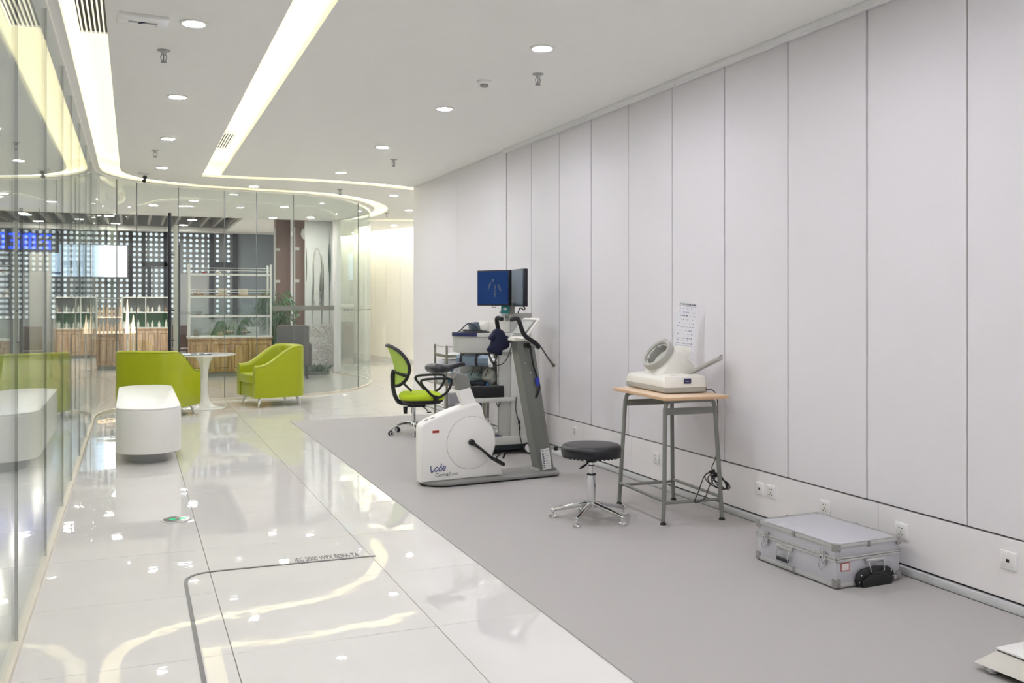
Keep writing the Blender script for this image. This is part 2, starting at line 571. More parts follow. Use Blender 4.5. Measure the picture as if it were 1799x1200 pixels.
track = MB().b2(WX - 0.075, WX - 0.024, 3.9, 9.72, H - 0.035, H - 0.001, bevel=0.002).b2(WX - 0.06, WX - 0.04, 3.9, 9.72, H - 0.045, H - 0.033)
tag(track.build('ceiling_track', WHITEP), 'thin white hanging track along the top of the wall panels', 'track')
struct(MB().b2(WX + 0.25, 10, 13.15, 13.4, 0, H).build('wall_corridor', WALL, smooth=False))
struct(MB().b2(-6.5, 10, Y0 - 0.2, Y0, 0, H).build('wall_back', WALL, smooth=False))
struct(MB().b2(-6.6, -6.4, Y0, 29, 0, 4.2).build('wall_far_left', mat('cafe_side_wall', (176, 178, 178), rough=0.7), smooth=False))
struct(MB().b2(9.8, 10.0, 13.4, 20, 0, H + 0.3).build('wall_far_right', WALL, smooth=False))
# curved white panelled wall
wf = sempty('wall_curved')
Lf = resample(farwall, 1)
s = 0.0
FARW = mat('far_white_panel', (232, 232, 226), rough=0.5, var=0.01)
while s < Lf[-1] - 0.05:
    e = min(s + 0.72, Lf[-1])
    pts = [at_len(farwall, Lf, s + 0.006 + (e - s - 0.012) * k / 4)[0] for k in range(5)]
    pth = [(p.x, p.y) for p in pts]
    sweep('panel', pth, [(0.0, 0.12), (0.02, 0.12), (0.02, H + 0.2), (0.0, H + 0.2)], FARW, wf)
    s = e
sweep('wall_core', farwall, [(-0.2, 0), (0.004, 0), (0.004, H + 0.3), (-0.2, H + 0.3)], mat('pale_joint', (150, 148, 142), rough=0.9), wf)
struct(sweep('baseboard_far', farwall, [(0.0, 0), (0.03, 0), (0.03, 0.11), (0.0, 0.11)], SKIRT))

# ================================================================== ceiling fittings
RIM = mat('downlight_rim', (236, 236, 232), rough=0.4)
GLOW = emission('downlight_glow', (243, 243, 255), DOWNLIGHT)
def downlight(x, y, label, group='recessed ceiling downlights', z=H, r=0.062, m=GLOW):
    t = thing('ceiling_light', label, 'ceiling light', (x, y, z), 0, group)
    MB().lathe([(r + 0.022, 0.0), (r + 0.022, -0.006), (r + 0.004, -0.010), (r, -0.004), (r, 0.0)], 28).build('frame', RIM, t)
    MB().lathe([(0.0, -0.003), (r - 0.001, -0.003), (r - 0.001, -0.006), (0.0, -0.0075)], 24).build('diffuser', m, t)
    return t
ordn = ['nearest', 'second', 'third', 'fourth', 'fifth']
for k, y in enumerate((6.0, 8.2, 10.34, 12.6)):
    downlight(0.345, y, 'round recessed downlight, %s in the row between the two long ceiling coves' % ordn[k])
for k, y in enumerate((5.72, 7.83, 10.03, 12.22)):
    downlight(2.53, y, 'round recessed downlight, %s in the row beside the panelled wall' % ordn[k])
downlight(1.644, 14.15, 'round recessed downlight between the cross cove and the curved glass')
downlight(3.84, 14.53, 'round recessed downlight beside the hairpin bend of the curved cove')
downlight(4.73, 16.77, 'round recessed downlight past the end of the panelled wall')
downlight(5.36, 20.2, 'round recessed downlight just in front of the far curved white wall')
for (x, y) in ((0.345, 3.8), (0.345, 1.6), (0.345, -0.6), (0.345, -2.8), (2.53, 3.55), (2.53, 1.4), (2.53, -0.8), (2.53, -3.0)):
    downlight(x, y, 'recessed downlight out of view in the %s row, %s of four' % ('glass side' if x < 1 else 'panel side', 'first' if y > 3 else 'second' if y > 1 else 'third' if y > -2 else 'last'), 'rear ceiling downlights')
for (x, y, l) in ((5.9, 15.2, 'nearer'), (7.2, 17.0, 'farther')):
    downlight(x, y, '%s round recessed downlight around the corner of the panelled wall' % l, 'corner downlights')

def sprinkler(x, y, label):
    t = thing('sprinkler_head', label, 'sprinkler', (x, y, H), 0, 'ceiling sprinklers')
    MB().lathe([(0.042, 0), (0.042, -0.006), (0.02, -0.012), (0.012, -0.03), (0.0, -0.03)], 20).build('escutcheon', STEEL, t)
    m = MB()
    for s in (-1, 1):
        m.tube([(s * 0.012, 0, -0.028), (s * 0.02, 0, -0.045), (s * 0.014, 0, -0.066), (0, 0, -0.076)], 0.003, 6)
    m.cyl((0, 0, -0.03), (0, 0, -0.074), 0.0035, n=8).lathe([(0, -0.076), (0.02, -0.078), (0.02, -0.082), (0, -0.082)], 14)
    m.build('frame', GREYM, t)
for (x, y, l) in ((0.195, 6.73, 'steel sprinkler head hanging nearest in the left ceiling strip'), (0.236, 11.2, 'steel sprinkler head far along the left ceiling strip'),
                  (2.79, 6.39, 'steel sprinkler head behind the smoke detector side downlight'), (2.877, 10.87, 'steel sprinkler head near the fourth downlight of the wall row'),
                  (2.9, 14.09, 'steel sprinkler head between cross cove and curved cove'), (4.5, 17.5, 'small sprinkler head past the end of the panelled wall')):
    sprinkler(x, y, l)
t = thing('smoke_detector', 'white round smoke detector on the ceiling', 'smoke detector', (2.496, 6.74, H))
MB().lathe([(0.055, 0), (0.055, -0.02), (0.045, -0.028), (0.0, -0.028)], 24).build('base', WHITEP, t)
MB().lathe([(0.032, -0.028), (0.032, -0.045), (0.026, -0.05), (0.0, -0.05)], 24).build('sensor', GREYP, t)
t = thing('ceiling_junction_cover', 'white rectangular ceiling fitting with a recessed tray and blue wire', 'ceiling fitting', (0.06, 6.03, H), R(4))
MB().b2(-0.14, 0.14, -0.1, 0.0, -0.02, 0, 0.004).b2(-0.14, -0.08, 0, 0.1, -0.02, 0, 0.004).b2(0.08, 0.14, 0, 0.1, -0.02, 0, 0.004).b2(-0.1, 0.1, 0.06, 0.09, -0.012, 0).build('cover', WHITEP, t)
MB().b2(-0.08, 0.08, 0.0, 0.07, -0.008, 0).build('tray', GREYP, t)
MB().tube([(-0.02, 0.06, -0.012), (0.0, 0.03, -0.014), (0.05, 0.0, -0.012)], 0.004, 6).build('wire', NAVYP, t)
t = thing('security_camera', 'small white dome camera with black lenses under the ceiling', 'camera', (0.133, 13.3, H))
MB().b2(-0.07, 0.07, -0.05, 0.05, -0.03, 0, 0.006).build('mount', WHITEP, t)
MB().ball((0.02, -0.02, -0.055), 0.028).ball((0.012, -0.02, -0.1), 0.026).build('lens', BLACKP, t)

def vent(x, y, L, W, z, label, n):
    t = thing('ceiling_vent', label, 'air vent', (x, y, z), 0, 'air grilles in the ceiling coves')
    MB().b2(-W / 2, W / 2, -L / 2, L / 2, 0.004, 0.006).build('backing', GAP, t, smooth=False)
    f = MB()
    f.b2(-W / 2 - 0.012, -W / 2, -L / 2, L / 2, -0.012, 0.006).b2(W / 2, W / 2 + 0.012, -L / 2, L / 2, -0.012, 0.006)
    f.b2(-W / 2 - 0.012, W / 2 + 0.012, -L / 2 - 0.012, -L / 2, -0.012, 0.006).b2(-W / 2 - 0.012, W / 2 + 0.012, L / 2, L / 2 + 0.012, -0.012, 0.006)
    f.build('frame', WHITEP, t, smooth=False)
    for k in range(n):
        xx = -W / 2 + W * (k + 0.5) / n
        MB().b2(xx - 0.005, xx + 0.005, -L / 2, L / 2, -0.012, 0.002).build('slat', WHITEP, t, smooth=False)
vent(-0.24, 6.7, 1.15, 0.2, H + 0.222, 'long slatted air grille inside the left cove', 7)
vent(1.02, 11.6, 1.1, 0.14, H + 0.222, 'slatted air grille near the far end of the centre cove', 5)

# ================================================================== wall sockets
def socket(y, z, label, kind=0):
    t = thing('wall_socket', label, 'wall socket', (WX - 0.02, y, z), 0, 'white sockets on the lower wall')
    MB().b2(-0.009, 0.002, -0.043, 0.043, -0.043, 0.043, 0.003).build('plate', WHITEP, t)
    MB().b2(-0.0105, -0.006, -0.034, 0.034, -0.034, 0.034, 0.001).build('insert', CHAIRW, t)
    h = []
    if kind == 0: h = [(0.01, 0.017), (-0.01, 0.017), (0, -0.004), (0.010, -0.018), (-0.010, -0.018)]
    elif kind == 1: h = [(0, 0)]
    for (a, b) in h:
        w = 0.0032 if kind == 0 else 0.008
        MB().b2(-0.0115, -0.006, a - w, a + w, b - w, b + w).build('socket_hole', BLACKP, t, smooth=False)
for (y, z, l, k) in ((6.494, 0.238, 'white socket on the wall behind the desk legs', 0), (5.162, 0.239, 'white blank socket, left one of the pair right of the desk', 1),
                     (5.042, 0.239, 'white socket, right one of the pair right of the desk', 0), (4.529, 0.243, 'white socket just behind the aluminium case', 0),
                     (3.926, 0.238, 'white socket right above the corner of the aluminium case', 0), (3.254, 0.249, 'white data outlet at the right edge of the picture', 1),
                     (7.968, 0.263, 'white socket on the wall behind the black stool', 0), (8.804, 0.24, 'white socket beside the slanted grey bike column', 0)):
    socket(y, z, l, k)

# ================================================================== black stool
t = thing('stool', 'round black swivel stool with chrome five-star foot beside the desk', 'stool', (2.895, 5.72, 0.006), 0)
MB().lathe([(0.0, 0.425), (0.185, 0.425), (0.2, 0.43), (0.206, 0.445), (0.206, 0.478), (0.2, 0.494), (0.188, 0.503), (0.15, 0.507), (0.0, 0.508)], 48).build('seat', mat('black_leather', (24, 25, 30), rough=0.36, bump=0.08, bscale=120), t)
m = MB()
for k in range(40):
    a = 2 * PI * k / 40
    m.ball((0.192 * math.cos(a), 0.192 * math.sin(a), 0.429), 0.009, u=8, v=6)
m.build('piping', BLACKM, t)
MB().lathe([(0, 0.385), (0.035, 0.385), (0.04, 0.4), (0.06, 0.424), (0, 0.424)], 20).build('seat_mount', BLACKP, t)
MB().lathe([(0, 0.11), (0.029, 0.11), (0.029, 0.3), (0, 0.3)], 28).lathe([(0, 0.3), (0.0165, 0.3), (0.0165, 0.39), (0, 0.39)], 20).build('column', CHROME, t)
MB().lathe([(0, 0.296), (0.031, 0.296), (0.031, 0.304), (0, 0.304)], 24).lathe([(0, 0.36), (0.019, 0.36), (0.019, 0.366), (0, 0.366)], 20).build('collar', BLACKM, t)
MB().tube([(-0.02, -0.02, 0.402), (-0.05, -0.05, 0.395), (-0.075, -0.06, 0.375)], 0.005, 8).tube([(-0.07, -0.055, 0.378), (-0.10, -0.075, 0.372), (-0.13, -0.09, 0.362)], [0.008, 0.011, 0.007], 8, flat=0.6).build('height_lever', BLACKP, t)
MB().lathe([(0, 0.075), (0.036, 0.075), (0.038, 0.1), (0.034, 0.12), (0, 0.12)], 24).build('hub', CHROME, t)
for k in range(5):
    a = R(6 + 72 * k)
    c, s = math.cos(a), math.sin(a)
    leg = MB().tube([(0.03 * c, 0.03 * s, 0.1), (0.15 * c, 0.15 * s, 0.078), (0.262 * c, 0.262 * s, 0.05)], [0.02, 0.018, 0.014], 10, flat=0.9).ball((0.262 * c, 0.262 * s, 0.048), 0.016, u=10, v=8).build('leg', CHROME, t)
    MB().lathe([(0, 0.0), (0.027, 0.0), (0.029, 0.006), (0.026, 0.014), (0.008, 0.018), (0.006, 0.045), (0, 0.045)], 18, c=(0.262 * c, 0.262 * s, 0)).build('foot', CHROME, leg)

# ================================================================== desk
DX, DY, DR = 3.49, 5.70, R(-3)
t = thing('desk', 'small wood-topped desk with grey tube legs against the wall', 'desk', (DX, DY, 0.006), DR)
DT = 0.846
MB().b2(-0.24, 0.24, -0.395, 0.40, DT - 0.024, DT, 0.004).build('desktop', wood_mat('pale_beech', (222, 192, 160), (232, 206, 178), axis='Y'), t)
MB().b2(-0.2405, 0.2405, -0.3955, 0.4005, DT - 0.023, DT - 0.003, 0.003).build('edge_band', mat('beech_edge', (214, 178, 140), rough=0.5), t)
for s in (-1, 1):
    yb, yt = s * 0.335, s * 0.30
    pts = [(-0.222, yb, 0.02), (-0.212, yb * 0.99, 0.2), (-0.19, yt, DT - 0.09), (-0.178, yt, DT - 0.05), (-0.15, yt, DT - 0.036), (0.0, yt, DT - 0.034), (0.15, yt, DT - 0.036), (0.178, yt, DT - 0.05), (0.19, yt, DT - 0.09), (0.212, yb * 0.99, 0.2), (0.222, yb, 0.02)]
    MB().tube(pts, 0.0145, 12).build('leg_frame', GREYM, t)
    MB().cyl((-0.214, yb * 0.985, 0.14), (0.214, yb * 0.985, 0.14), 0.011, n=10).build('stretcher', GREYM, t)
    MB().box((0, yt, DT - 0.105), (0.37, 0.014, 0.045), bevel=0.002).build('apron', GREYM, t)
    for x in (-0.222, 0.222):
        MB().lathe([(0, 0), (0.02, 0), (0.022, 0.006), (0.015, 0.014), (0.01, 0.03), (0, 0.03)], 16, c=(x, yb, 0)).build('foot', BLACKM, t)
for x in (-0.216, 0.216):
    MB().cyl((x, -0.33, 0.155), (x, 0.33, 0.155), 0.011, n=10).build('stretcher', GREYM, t)

# ---------------- upper-arm blood pressure monitor standing on the desk
LIGHTG = mat('light_grey_plastic', (176, 175, 168), rough=0.4)
bt = thing('blood_pressure_monitor', 'white blood pressure monitor with a tilted arm tube, on the desk', 'medical device', (3.535, 5.80, DT + 0.007), R(-4))
poly = [(-0.165, -0.29), (-0.145, -0.305), (0.14, -0.305), (0.165, -0.28), (0.17, 0.25), (0.14, 0.345), (-0.12, 0.355), (-0.165, 0.32)]
MB().prism(poly, 0.004, 0.045, bevel=0.012).build('base', LIGHTG, bt)
m = MB()
lv = [(1.0, 0.042), (0.99, 0.075), (0.94, 0.1), (0.80, 0.112)]
rows = []
for (k, z) in lv:
    rows.append([(p[0] * k, p[1] * k, z + (0.02 if p[1] < -0.1 and k < 0.97 else 0) * 0.6) for p in poly])
m.grid(rows, close_u=True, cap0=True, cap1=True)
m.build('body', OFFW, bt, ang=50)
# arm tube: axis tilted up towards the stool
ax = Vector((-0.74, -0.12, 0.66)).normalized()
q = ax.to_track_quat('Z', 'Y').to_matrix().to_4x4()
c0 = Vector((-0.075, -0.0, 0.255))
MT = Matrix.Translation(c0) @ q
MB().lathe([(0.088, 0.0), (0.112, 0.0), (0.122, -0.02), (0.124, -0.10), (0.132, -0.2), (0.135, -0.245), (0.08, -0.25), (0.083, -0.1)], 40, M=MT, caps=False, closed=True).build('arm_tube', OFFW, bt, ang=50)
MB().lathe([(0.096, -0.012), (0.094, 0.012), (0.102, 0.02), (0.118, 0.016), (0.126, 0.0), (0.126, -0.03), (0.115, -0.03)], 40, M=MT, caps=False, closed=True).build('ring', LIGHTG, bt)
m = MB()
rows = []
for (r, z) in ((0.097, 0.010), (0.086, -0.01), (0.078, -0.06), (0.074, -0.12), (0.07, -0.19), (0.01, -0.2)):
    row = []
    for j in range(48):
        a = 2 * PI * j / 48
        rr = r * (1 + 0.16 * vnoise(Vector((math.cos(a) * 3, math.sin(a) * 3, z * 22))) * (1 if z < 0 else 0))
        row.append(MT @ Vector((rr * math.cos(a), rr * math.sin(a), z)))
    rows.append(row)
m.grid(rows, close_u=True, cap1=True)
m.build('cuff_lining', mat('silver_cuff_fabric', (150, 150, 146), rough=0.4, metal=0.3, bump=0.6, bscale=30), bt)
# saddle that carries the tube
MB().prism([(-0.15, 0.09), (-0.12, 0.13), (-0.06, 0.20), (0.02, 0.285), (0.075, 0.28), (0.165, 0.17), (0.15, 0.09), (0.11, 0.06), (-0.05, 0.05)], -0.125, 0.125, axis='Y', bevel=0.03).build('tube_cradle', OFFW, bt, ang=50)
MB().box((0.02, 0.02, 0.335), (0.07, 0.05, 0.012), rz=0, ry=R(40), bevel=0.005).build('ring_tab', GREYP, bt)
# elbow paddle rising to the wall side
pm = Matrix.Translation((0.185, -0.20, 0.175)) @ Matrix.Rotation(R(-46), 4, 'Z') @ Matrix.Rotation(R(-27), 4, 'Y')
MB().box((0, 0, 0), (0.27, 0.13, 0.026), bevel=0.011, M=pm).build('elbow_rest', LIGHTG, bt)
MB().tube([pm @ Vector((0.05, 0.02, 0.015)), pm @ Vector((0.08, 0.04, 0.016)), pm @ Vector((0.12, 0.045, 0.016)), pm @ Vector((0.15, 0.02, 0.015))], 0.0025, 6).build('elbow_mark', BLACKP, bt)
MB().box((0.0, -0.306, 0.085), (0.055, 0.006, 0.034), bevel=0.006).build('badge', NAVYP, bt)
text('Raycom', 'badge_lettering', mat('pale_print', (200, 205, 225), rough=0.5), bt, 0.011, (0.0, -0.3105, 0.082), (R(90), 0, 0), 'CENTER')
MB().box((-0.08, 0.235 - 0.45, 0.118), (0.05, 0.09, 0.006), bevel=0.002).build('printer_slot', LIGHTG, bt)
MB().tube([(-0.15, -0.24, 0.105), (-0.10, -0.24, 0.108), (-0.05, -0.25, 0.104)], 0.0018, 6).build('panel_seam', GREYP, bt)
# instruction card
cm = Matrix.Translation((0.155, 0.06, 0.42)) @ Matrix.Rotation(R(-28), 4, 'Z') @ Matrix.Rotation(R(10), 4, 'Y')
cardp = thing('instruction_card', 'tall white printed instruction card standing behind the monitor tube', 'card', (0, 0, 0))
cardp.matrix_world = bt.matrix_basis @ Matrix.Translation((0.175, 0.08, 0.29)) @ Matrix.Rotation(R(-30), 4, 'Z') @ Matrix.Rotation(R(7), 4, 'Y')
MB().b2(-0.075, 0.075, -0.002, 0.002, -0.02, 0.34, 0.0008).build('sheet', mat('white_card', (243, 243, 246), rough=0.25), cardp, smooth=False)
INK = mat('dark_print', (70, 72, 90), rough=0.6)
INK2 = mat('blue_print', (120, 128, 190), rough=0.6)
INKR = mat('red_print', (190, 90, 90), rough=0.6)
text('全自动测量流程', 'heading', INK, cardp, 0.017, (-0.066, -0.0028, 0.312), (R(90), 0, 0), ex=0.0003)
text('RBP-1', 'small_print', INK, cardp, 0.010, (0.036, -0.0028, 0.314), (R(90), 0, 0), ex=0.0003)
MB().b2(-0.066, 0.066, -0.0028, -0.002, 0.303, 0.3045).build('rule', INK, cardp, smooth=False)
MB().b2(-0.066, 0.066, -0.0028, -0.002, 0.018, 0.0188).build('rule', INK, cardp, smooth=False)
rs = random.Random(3)
m = MB(); m2 = MB(); m3 = MB()
for (z, n) in ((0.285, 5), (0.258, 6), (0.232, 7), (0.205, 4), (0.178, 5), (0.152, 7), (0.125, 5), (0.1, 4), (0.07, 7), (0.055, 6), (0.032, 8)):
    for k in range(n):
        x = -0.06 + 0.12 * (k + rs.random() * 0.6) / n
        w = rs.uniform(0.004, 0.012); hh = rs.uniform(0.002, 0.006)
        (m if rs.random() < 0.5 else (m2 if rs.random() < 0.75 else m3)).b2(x, x + w, -0.0028, -0.002, z, z + hh)
for mm, mt_ in ((m, INK), (m2, INK2), (m3, INKR)):
    o = mm.build('diagram_print', mt_, cardp, smooth=False)
MB().b2(-0.055, 0.055, -0.006, 0.006, -0.05, 0.01, 0.002).build('card_holder', OFFW, cardp)
# power lead
pc = [(3.63, 5.50, 0.875), (3.70, 5.47, 0.87), (3.735, 5.465, 0.80), (3.74, 5.47, 0.6), (3.735, 5.48, 0.42), (3.70, 5.48, 0.34), (3.69, 5.44, 0.30)]
o = thing('power_lead', 'coiled black power cord hanging at the wall side under the desk', 'cord', (0, 0, 0))
MB().tube(catmull(pc, 6), 0.0035, 8).build('cord_run', BLACKP, o)
m = MB()
for k in range(5):
    pts = []
    for j in range(20):
        a = 2 * PI * j / 20
        pts.append((3.70 + 0.075 * math.cos(a) + 0.01 * math.sin(2 * a + k), 5.40 + 0.012 * (k - 2) + 0.02 * math.sin(a + k), 0.255 - 0.55 * (0.075 * math.cos(a)) + (0.028 + 0.005 * k) * math.sin(a)))
    m.tube(pts, 0.0036, 6, closed=True)
m.build('cord_coil', BLACKP, o)
MB().tube(catmull([(3.66, 5.38, 0.29), (3.60, 5.36, 0.24), (3.56, 5.35, 0.17), (3.50, 5.34, 0.145), (3.47, 5.34, 0.15), (3.51, 5.35, 0.22), (3.56, 5.36, 0.31), (3.62, 5.37, 0.33)], 5), 0.0035, 8).build('cord_loop', BLACKP, o)
MB().cyl((3.61, 5.37, 0.33), (3.65, 5.38, 0.335), 0.011, n=10).cyl((3.645, 5.38, 0.3), (3.665, 5.385, 0.3), 0.01, n=10).build('plug', BLACKP, o)

# ================================================================== aluminium case
ct = thing('flight_case', 'silver aluminium equipment case with chrome latches lying by the wall', 'case', (3.335, 3.83, 0.006), R(2))
CWX, CWY, CWH, CZ = 0.442, 0.63, 0.216, 0.010
CASE = mat('silver_case_panel', (204, 204, 210), rough=0.42, metal=0.35, var=0.03, scale=400)
lidz = CZ + 0.142
MB().b2(0.004, CWX - 0.004, 0.004, CWY - 0.004, CZ, lidz - 0.003, 0.003).build('body', CASE, ct)
MB().b2(0.004, CWX - 0.004, 0.004, CWY - 0.004, lidz + 0.003, CZ + CWH, 0.003).build('lid', CASE, ct)
def frame_ring(z0, z1, name):
    m = MB()
    m.b2(-0.002, CWX + 0.002, -0.002, 0.006, z0, z1, 0.001).b2(-0.002, CWX + 0.002, CWY - 0.006, CWY + 0.002, z0, z1, 0.001)
    m.b2(-0.002, 0.006, -0.002, CWY + 0.002, z0, z1, 0.001).b2(CWX - 0.006, CWX + 0.002, -0.002, CWY + 0.002, z0, z1, 0.001)
    m.build(name, ALU, ct)
frame_ring(CZ - 0.002, CZ + 0.02, 'edge_trim')
frame_ring(lidz - 0.014, lidz - 0.001, 'edge_trim')
frame_ring(lidz + 0.001, lidz + 0.010, 'edge_trim')
frame_ring(CZ + CWH - 0.018, CZ + CWH + 0.002, 'edge_trim')
m = MB()
zt = CZ + CWH
m.b2(0, CWX, 0, 0.018, zt, zt + 0.002).b2(0, CWX, CWY - 0.018, CWY, zt, zt + 0.002).b2(0, 0.018, 0, CWY, zt, zt + 0.002).b2(CWX - 0.018, CWX, 0, CWY, zt, zt + 0.002)
m.build('lid_trim', ALU, ct, smooth=False)
for z0, z1 in ((CZ - 0.004, CZ + 0.04), (zt - 0.036, zt + 0.004)):
    for x in (0, 1):
        for y in (0, 1):
            xa = -0.004 if x == 0 else CWX - 0.03; xb = xa + 0.034
            ya = -0.004 if y == 0 else CWY - 0.03; yb = ya + 0.034
            cr = MB().b2(xa, xb, ya, yb, z0, z1, 0.004).build('corner_cap', STEEL, ct)
            for (px_, py_) in (((xa - 0.001) if x == 0 else xb + 0.001, (ya + yb) / 2), ((xa + xb) / 2, (ya - 0.001) if y == 0 else yb + 0.001)):
                MB().ball((px_, py_, (z0 + z1) / 2), 0.0035, u=8, v=6).build('rivet', CHROME, cr)
for (z) in (CZ + 0.01, zt - 0.01):
    for (x, y, sx, sy) in ((CWX / 2, -0.003, 0.018, 0.006), (-0.003, CWY * 0.5, 0.006, 0.018), (CWX / 2, CWY + 0.003, 0.018, 0.006), (CWX + 0.003, CWY * 0.5, 0.006, 0.018)):
        MB().box((x, y, z), (sx, sy, 0.03), bevel=0.001).build('edge_clip', STEEL, ct)
def latch(y):
    l = MB().b2(-0.009, 0.0, y - 0.02, y + 0.02, lidz - 0.045, lidz + 0.03, 0.003).build('latch', CHROME, ct)
    MB().b2(-0.02, -0.008, y - 0.012, y + 0.012, lidz - 0.012, lidz + 0.024, 0.005).build('latch_tongue', CHROME, l)
    MB().ball((-0.021, y, lidz - 0.004), 0.004, u=8, v=6).build('keyhole', BLACKP, l)
    MB().tube([(-0.012, y - 0.014, lidz - 0.02), (-0.022, y - 0.014, lidz - 0.05), (-0.02, y, lidz - 0.068), (-0.022, y + 0.014, lidz - 0.05), (-0.012, y + 0.014, lidz - 0.02)], 0.0022, 6).build('wire_loop', CHROME, l)
latch(0.09); latch(CWY - 0.085)
def chandle(face, c):
    # face 'x': on the long side (x = 0), face 'y': on the short side (y = 0)
    if face == 'x': M = Matrix.Translation((0, c, 0)) @ Matrix.Rotation(R(-90), 4, 'Z')
    else: M = Matrix.Translation((c, 0, 0))
    hd = MB().box((0, -0.007, 0.128), (0.125, 0.012, 0.022), bevel=0.004, M=M).build('handle', CHROME, ct)
    MB().tube([(-0.05, -0.016, 0.123), (-0.046, -0.026, 0.078), (-0.04, -0.02, 0.062), (0.04, -0.02, 0.062), (0.046, -0.026, 0.078), (0.05, -0.016, 0.123)], 0.0042, 8, M=M).build('bail', CHROME, hd)
    MB().cyl((-0.04, -0.021, 0.063), (0.04, -0.021, 0.063), 0.011, n=12, M=M).build('grip', BLACKP, hd)
chandle('x', 0.385)
chandle('y', 0.255)
m = MB().prism([(0.13, 0.004), (0.118, 0.03), (0.13, 0.065), (0.16, 0.088), (0.25, 0.098), (0.34, 0.088), (0.372, 0.065), (0.38, 0.03), (0.37, 0.004)], -0.022, 0.0, axis='Y', bevel=0.006)
m.prism([(0.15, -0.004), (0.145, 0.03), (0.2, 0.06), (0.3, 0.06), (0.355, 0.03), (0.35, -0.004)], -0.034, -0.018, axis='Y', bevel=0.006)
wg_ = m.build('wheel_guard', BLACKP, ct)
for (x, z) in ((0.148, 0.062), (0.135, 0.028), (0.352, 0.068), (0.364, 0.036)):
    MB().ball((x, -0.023, z), 0.0045, u=8, v=6).build('rivet', CHROME, wg_)
for x in (0.17, 0.33):
    MB().cyl((x, -0.014, 0.018), (x, 0.014, 0.018), 0.02, n=16).build('wheel', BLACKM, wg_)
MB().b2(0.032, 0.088, -0.0012, 0.004, 0.09, 0.132, 0.0005).build('sticker', mat('white_sticker', (226, 220, 216), rough=0.5), ct, smooth=False)
m = MB()
for (a, b, c, d) in ((0.032, 0.088, 0.090, 0.0935), (0.032, 0.088, 0.1285, 0.132), (0.032, 0.0355, 0.09, 0.132), (0.0845, 0.088, 0.09, 0.132)):
    m.b2(a, b, -0.0018, 0.003, c, d)
m.build('sticker_border', mat('red_border', (190, 96, 88), rough=0.5), ct, smooth=False)
for (x, y) in ((0.03, 0.03), (CWX - 0.03, 0.03), (0.03, CWY - 0.03), (CWX - 0.03, CWY - 0.03)):
    MB().cyl((x, y, 0.0), (x, y, 0.012), 0.014, n=12).build('foot', BLACKM, ct)

# ================================================================== body scale, lower right corner
st = thing('body_scale', 'low scale with white glass top and steel skirt at the lower right', 'scale', (3.185, 2.745, 0.006), R(2))
m = MB(); a0 = 0.0
m.grid([[(-0.055, 0.055, 0.03), (0.4, 0.055, 0.03), (0.4, -0.42, 0.03), (-0.055, -0.42, 0.03)],
        [(0.006, -0.006, 0.088), (0.39, -0.006, 0.088), (0.39, -0.41, 0.088), (0.006, -0.41, 0.088)]], close_u=True, cap0=True, cap1=True)
m.build('skirt', mat('champagne_steel', (190, 187, 178), rough=0.35, metal=0.6), st, smooth=False)
MB().b2(0, 0.4, -0.42, 0, 0.09, 0.099, 0.003).build('platform', CHAIRW, st)
MB().b2(0.004, 0.396, -0.416, -0.004, 0.086, 0.0905).build('gasket', BLACKM, st, smooth=False)
MB().prism([(0.13 + 0.035 * math.cos(a) * 1.0, -0.12 + 0.07 * math.sin(a)) for a in [2 * PI * k / 20 for k in range(20)]], 0.0985, 0.0998).build('foot_pad_mark', GREYP, st)
MB().prism([(0.27 + 0.035 * math.cos(a) * 1.0, -0.12 + 0.07 * math.sin(a)) for a in [2 * PI * k / 20 for k in range(20)]], 0.0985, 0.0998).build('foot_pad_mark', GREYP, st)
m = MB()
for (x, y) in ((-0.01, 0.0), (0.35, 0.0), (-0.01, -0.37), (0.35, -0.37)):
    for z in (0.006, 0.014, 0.022, 0.030):
        m.tube([(x + 0.024 * math.cos(a), y + 0.024 * math.sin(a), z) for a in [2 * PI * k / 20 for k in range(20)]], 0.0042, 6, closed=True)
    m.cyl((x, y, 0.0), (x, y, 0.034), 0.018, n=14)
m.build('spring_foot', CHROME, st)

# ================================================================== exercise bike
bk = thing('exercise_bike', 'white medical exercise bike with black saddle and slanted grey column', 'exercise bike', (2.78, 7.33, 0.006), R(5.9))
BASEG = mat('bike_base_grey', (140, 140, 137), rough=0.4)
pl = []
for k in range(13):
    a = R(90 + 180 * k / 12); pl.append((-0.43 + 0.215 * math.cos(a), 0.19 * math.sin(a)))
for k in range(9):
    a = R(-90 + 180 * k / 8); pl.append((0.515 + 0.085 * math.cos(a), 0.19 * math.sin(a)))
MB().prism(pl, 0.012, 0.036, bevel=0.006).build('base_plate', BASEG, bk)
MB().prism([(x * 0.985, y * 0.96) for x, y in pl], 0.0, 0.014).build('base_rim', BLACKM, bk)
BW = mat('bike_white_shell', (242, 241, 237), rough=0.33, var=0.01)
prof = [(-0.672, 0.036), (-0.678, 0.30), (-0.676, 0.47), (-0.655, 0.502), (-0.60, 0.526), (-0.40, 0.588), (-0.20, 0.64), (-0.155, 0.642), (-0.13, 0.61), (-0.105, 0.52)]
for k in range(0, 9):
    a = R(52 - 11 * k); prof.append((-0.232 + 0.228 * math.cos(a), 0.325 + 0.228 * math.sin(a)))
prof += [(0.0, 0.19), (0.065, 0.036)]
hs = MB().prism(prof, -0.088, 0.088, axis='Y', bevel=0.014).build('housing', BW, bk)
for v in hs.data.vertices:
    t_ = min(1, max(0, (-v.co.x - 0.46) / 0.22))
    if v.co.y > 0: v.co.y *= 1 - 0.75 * t_
    v.co.x += 0.006 * t_
m = MB()
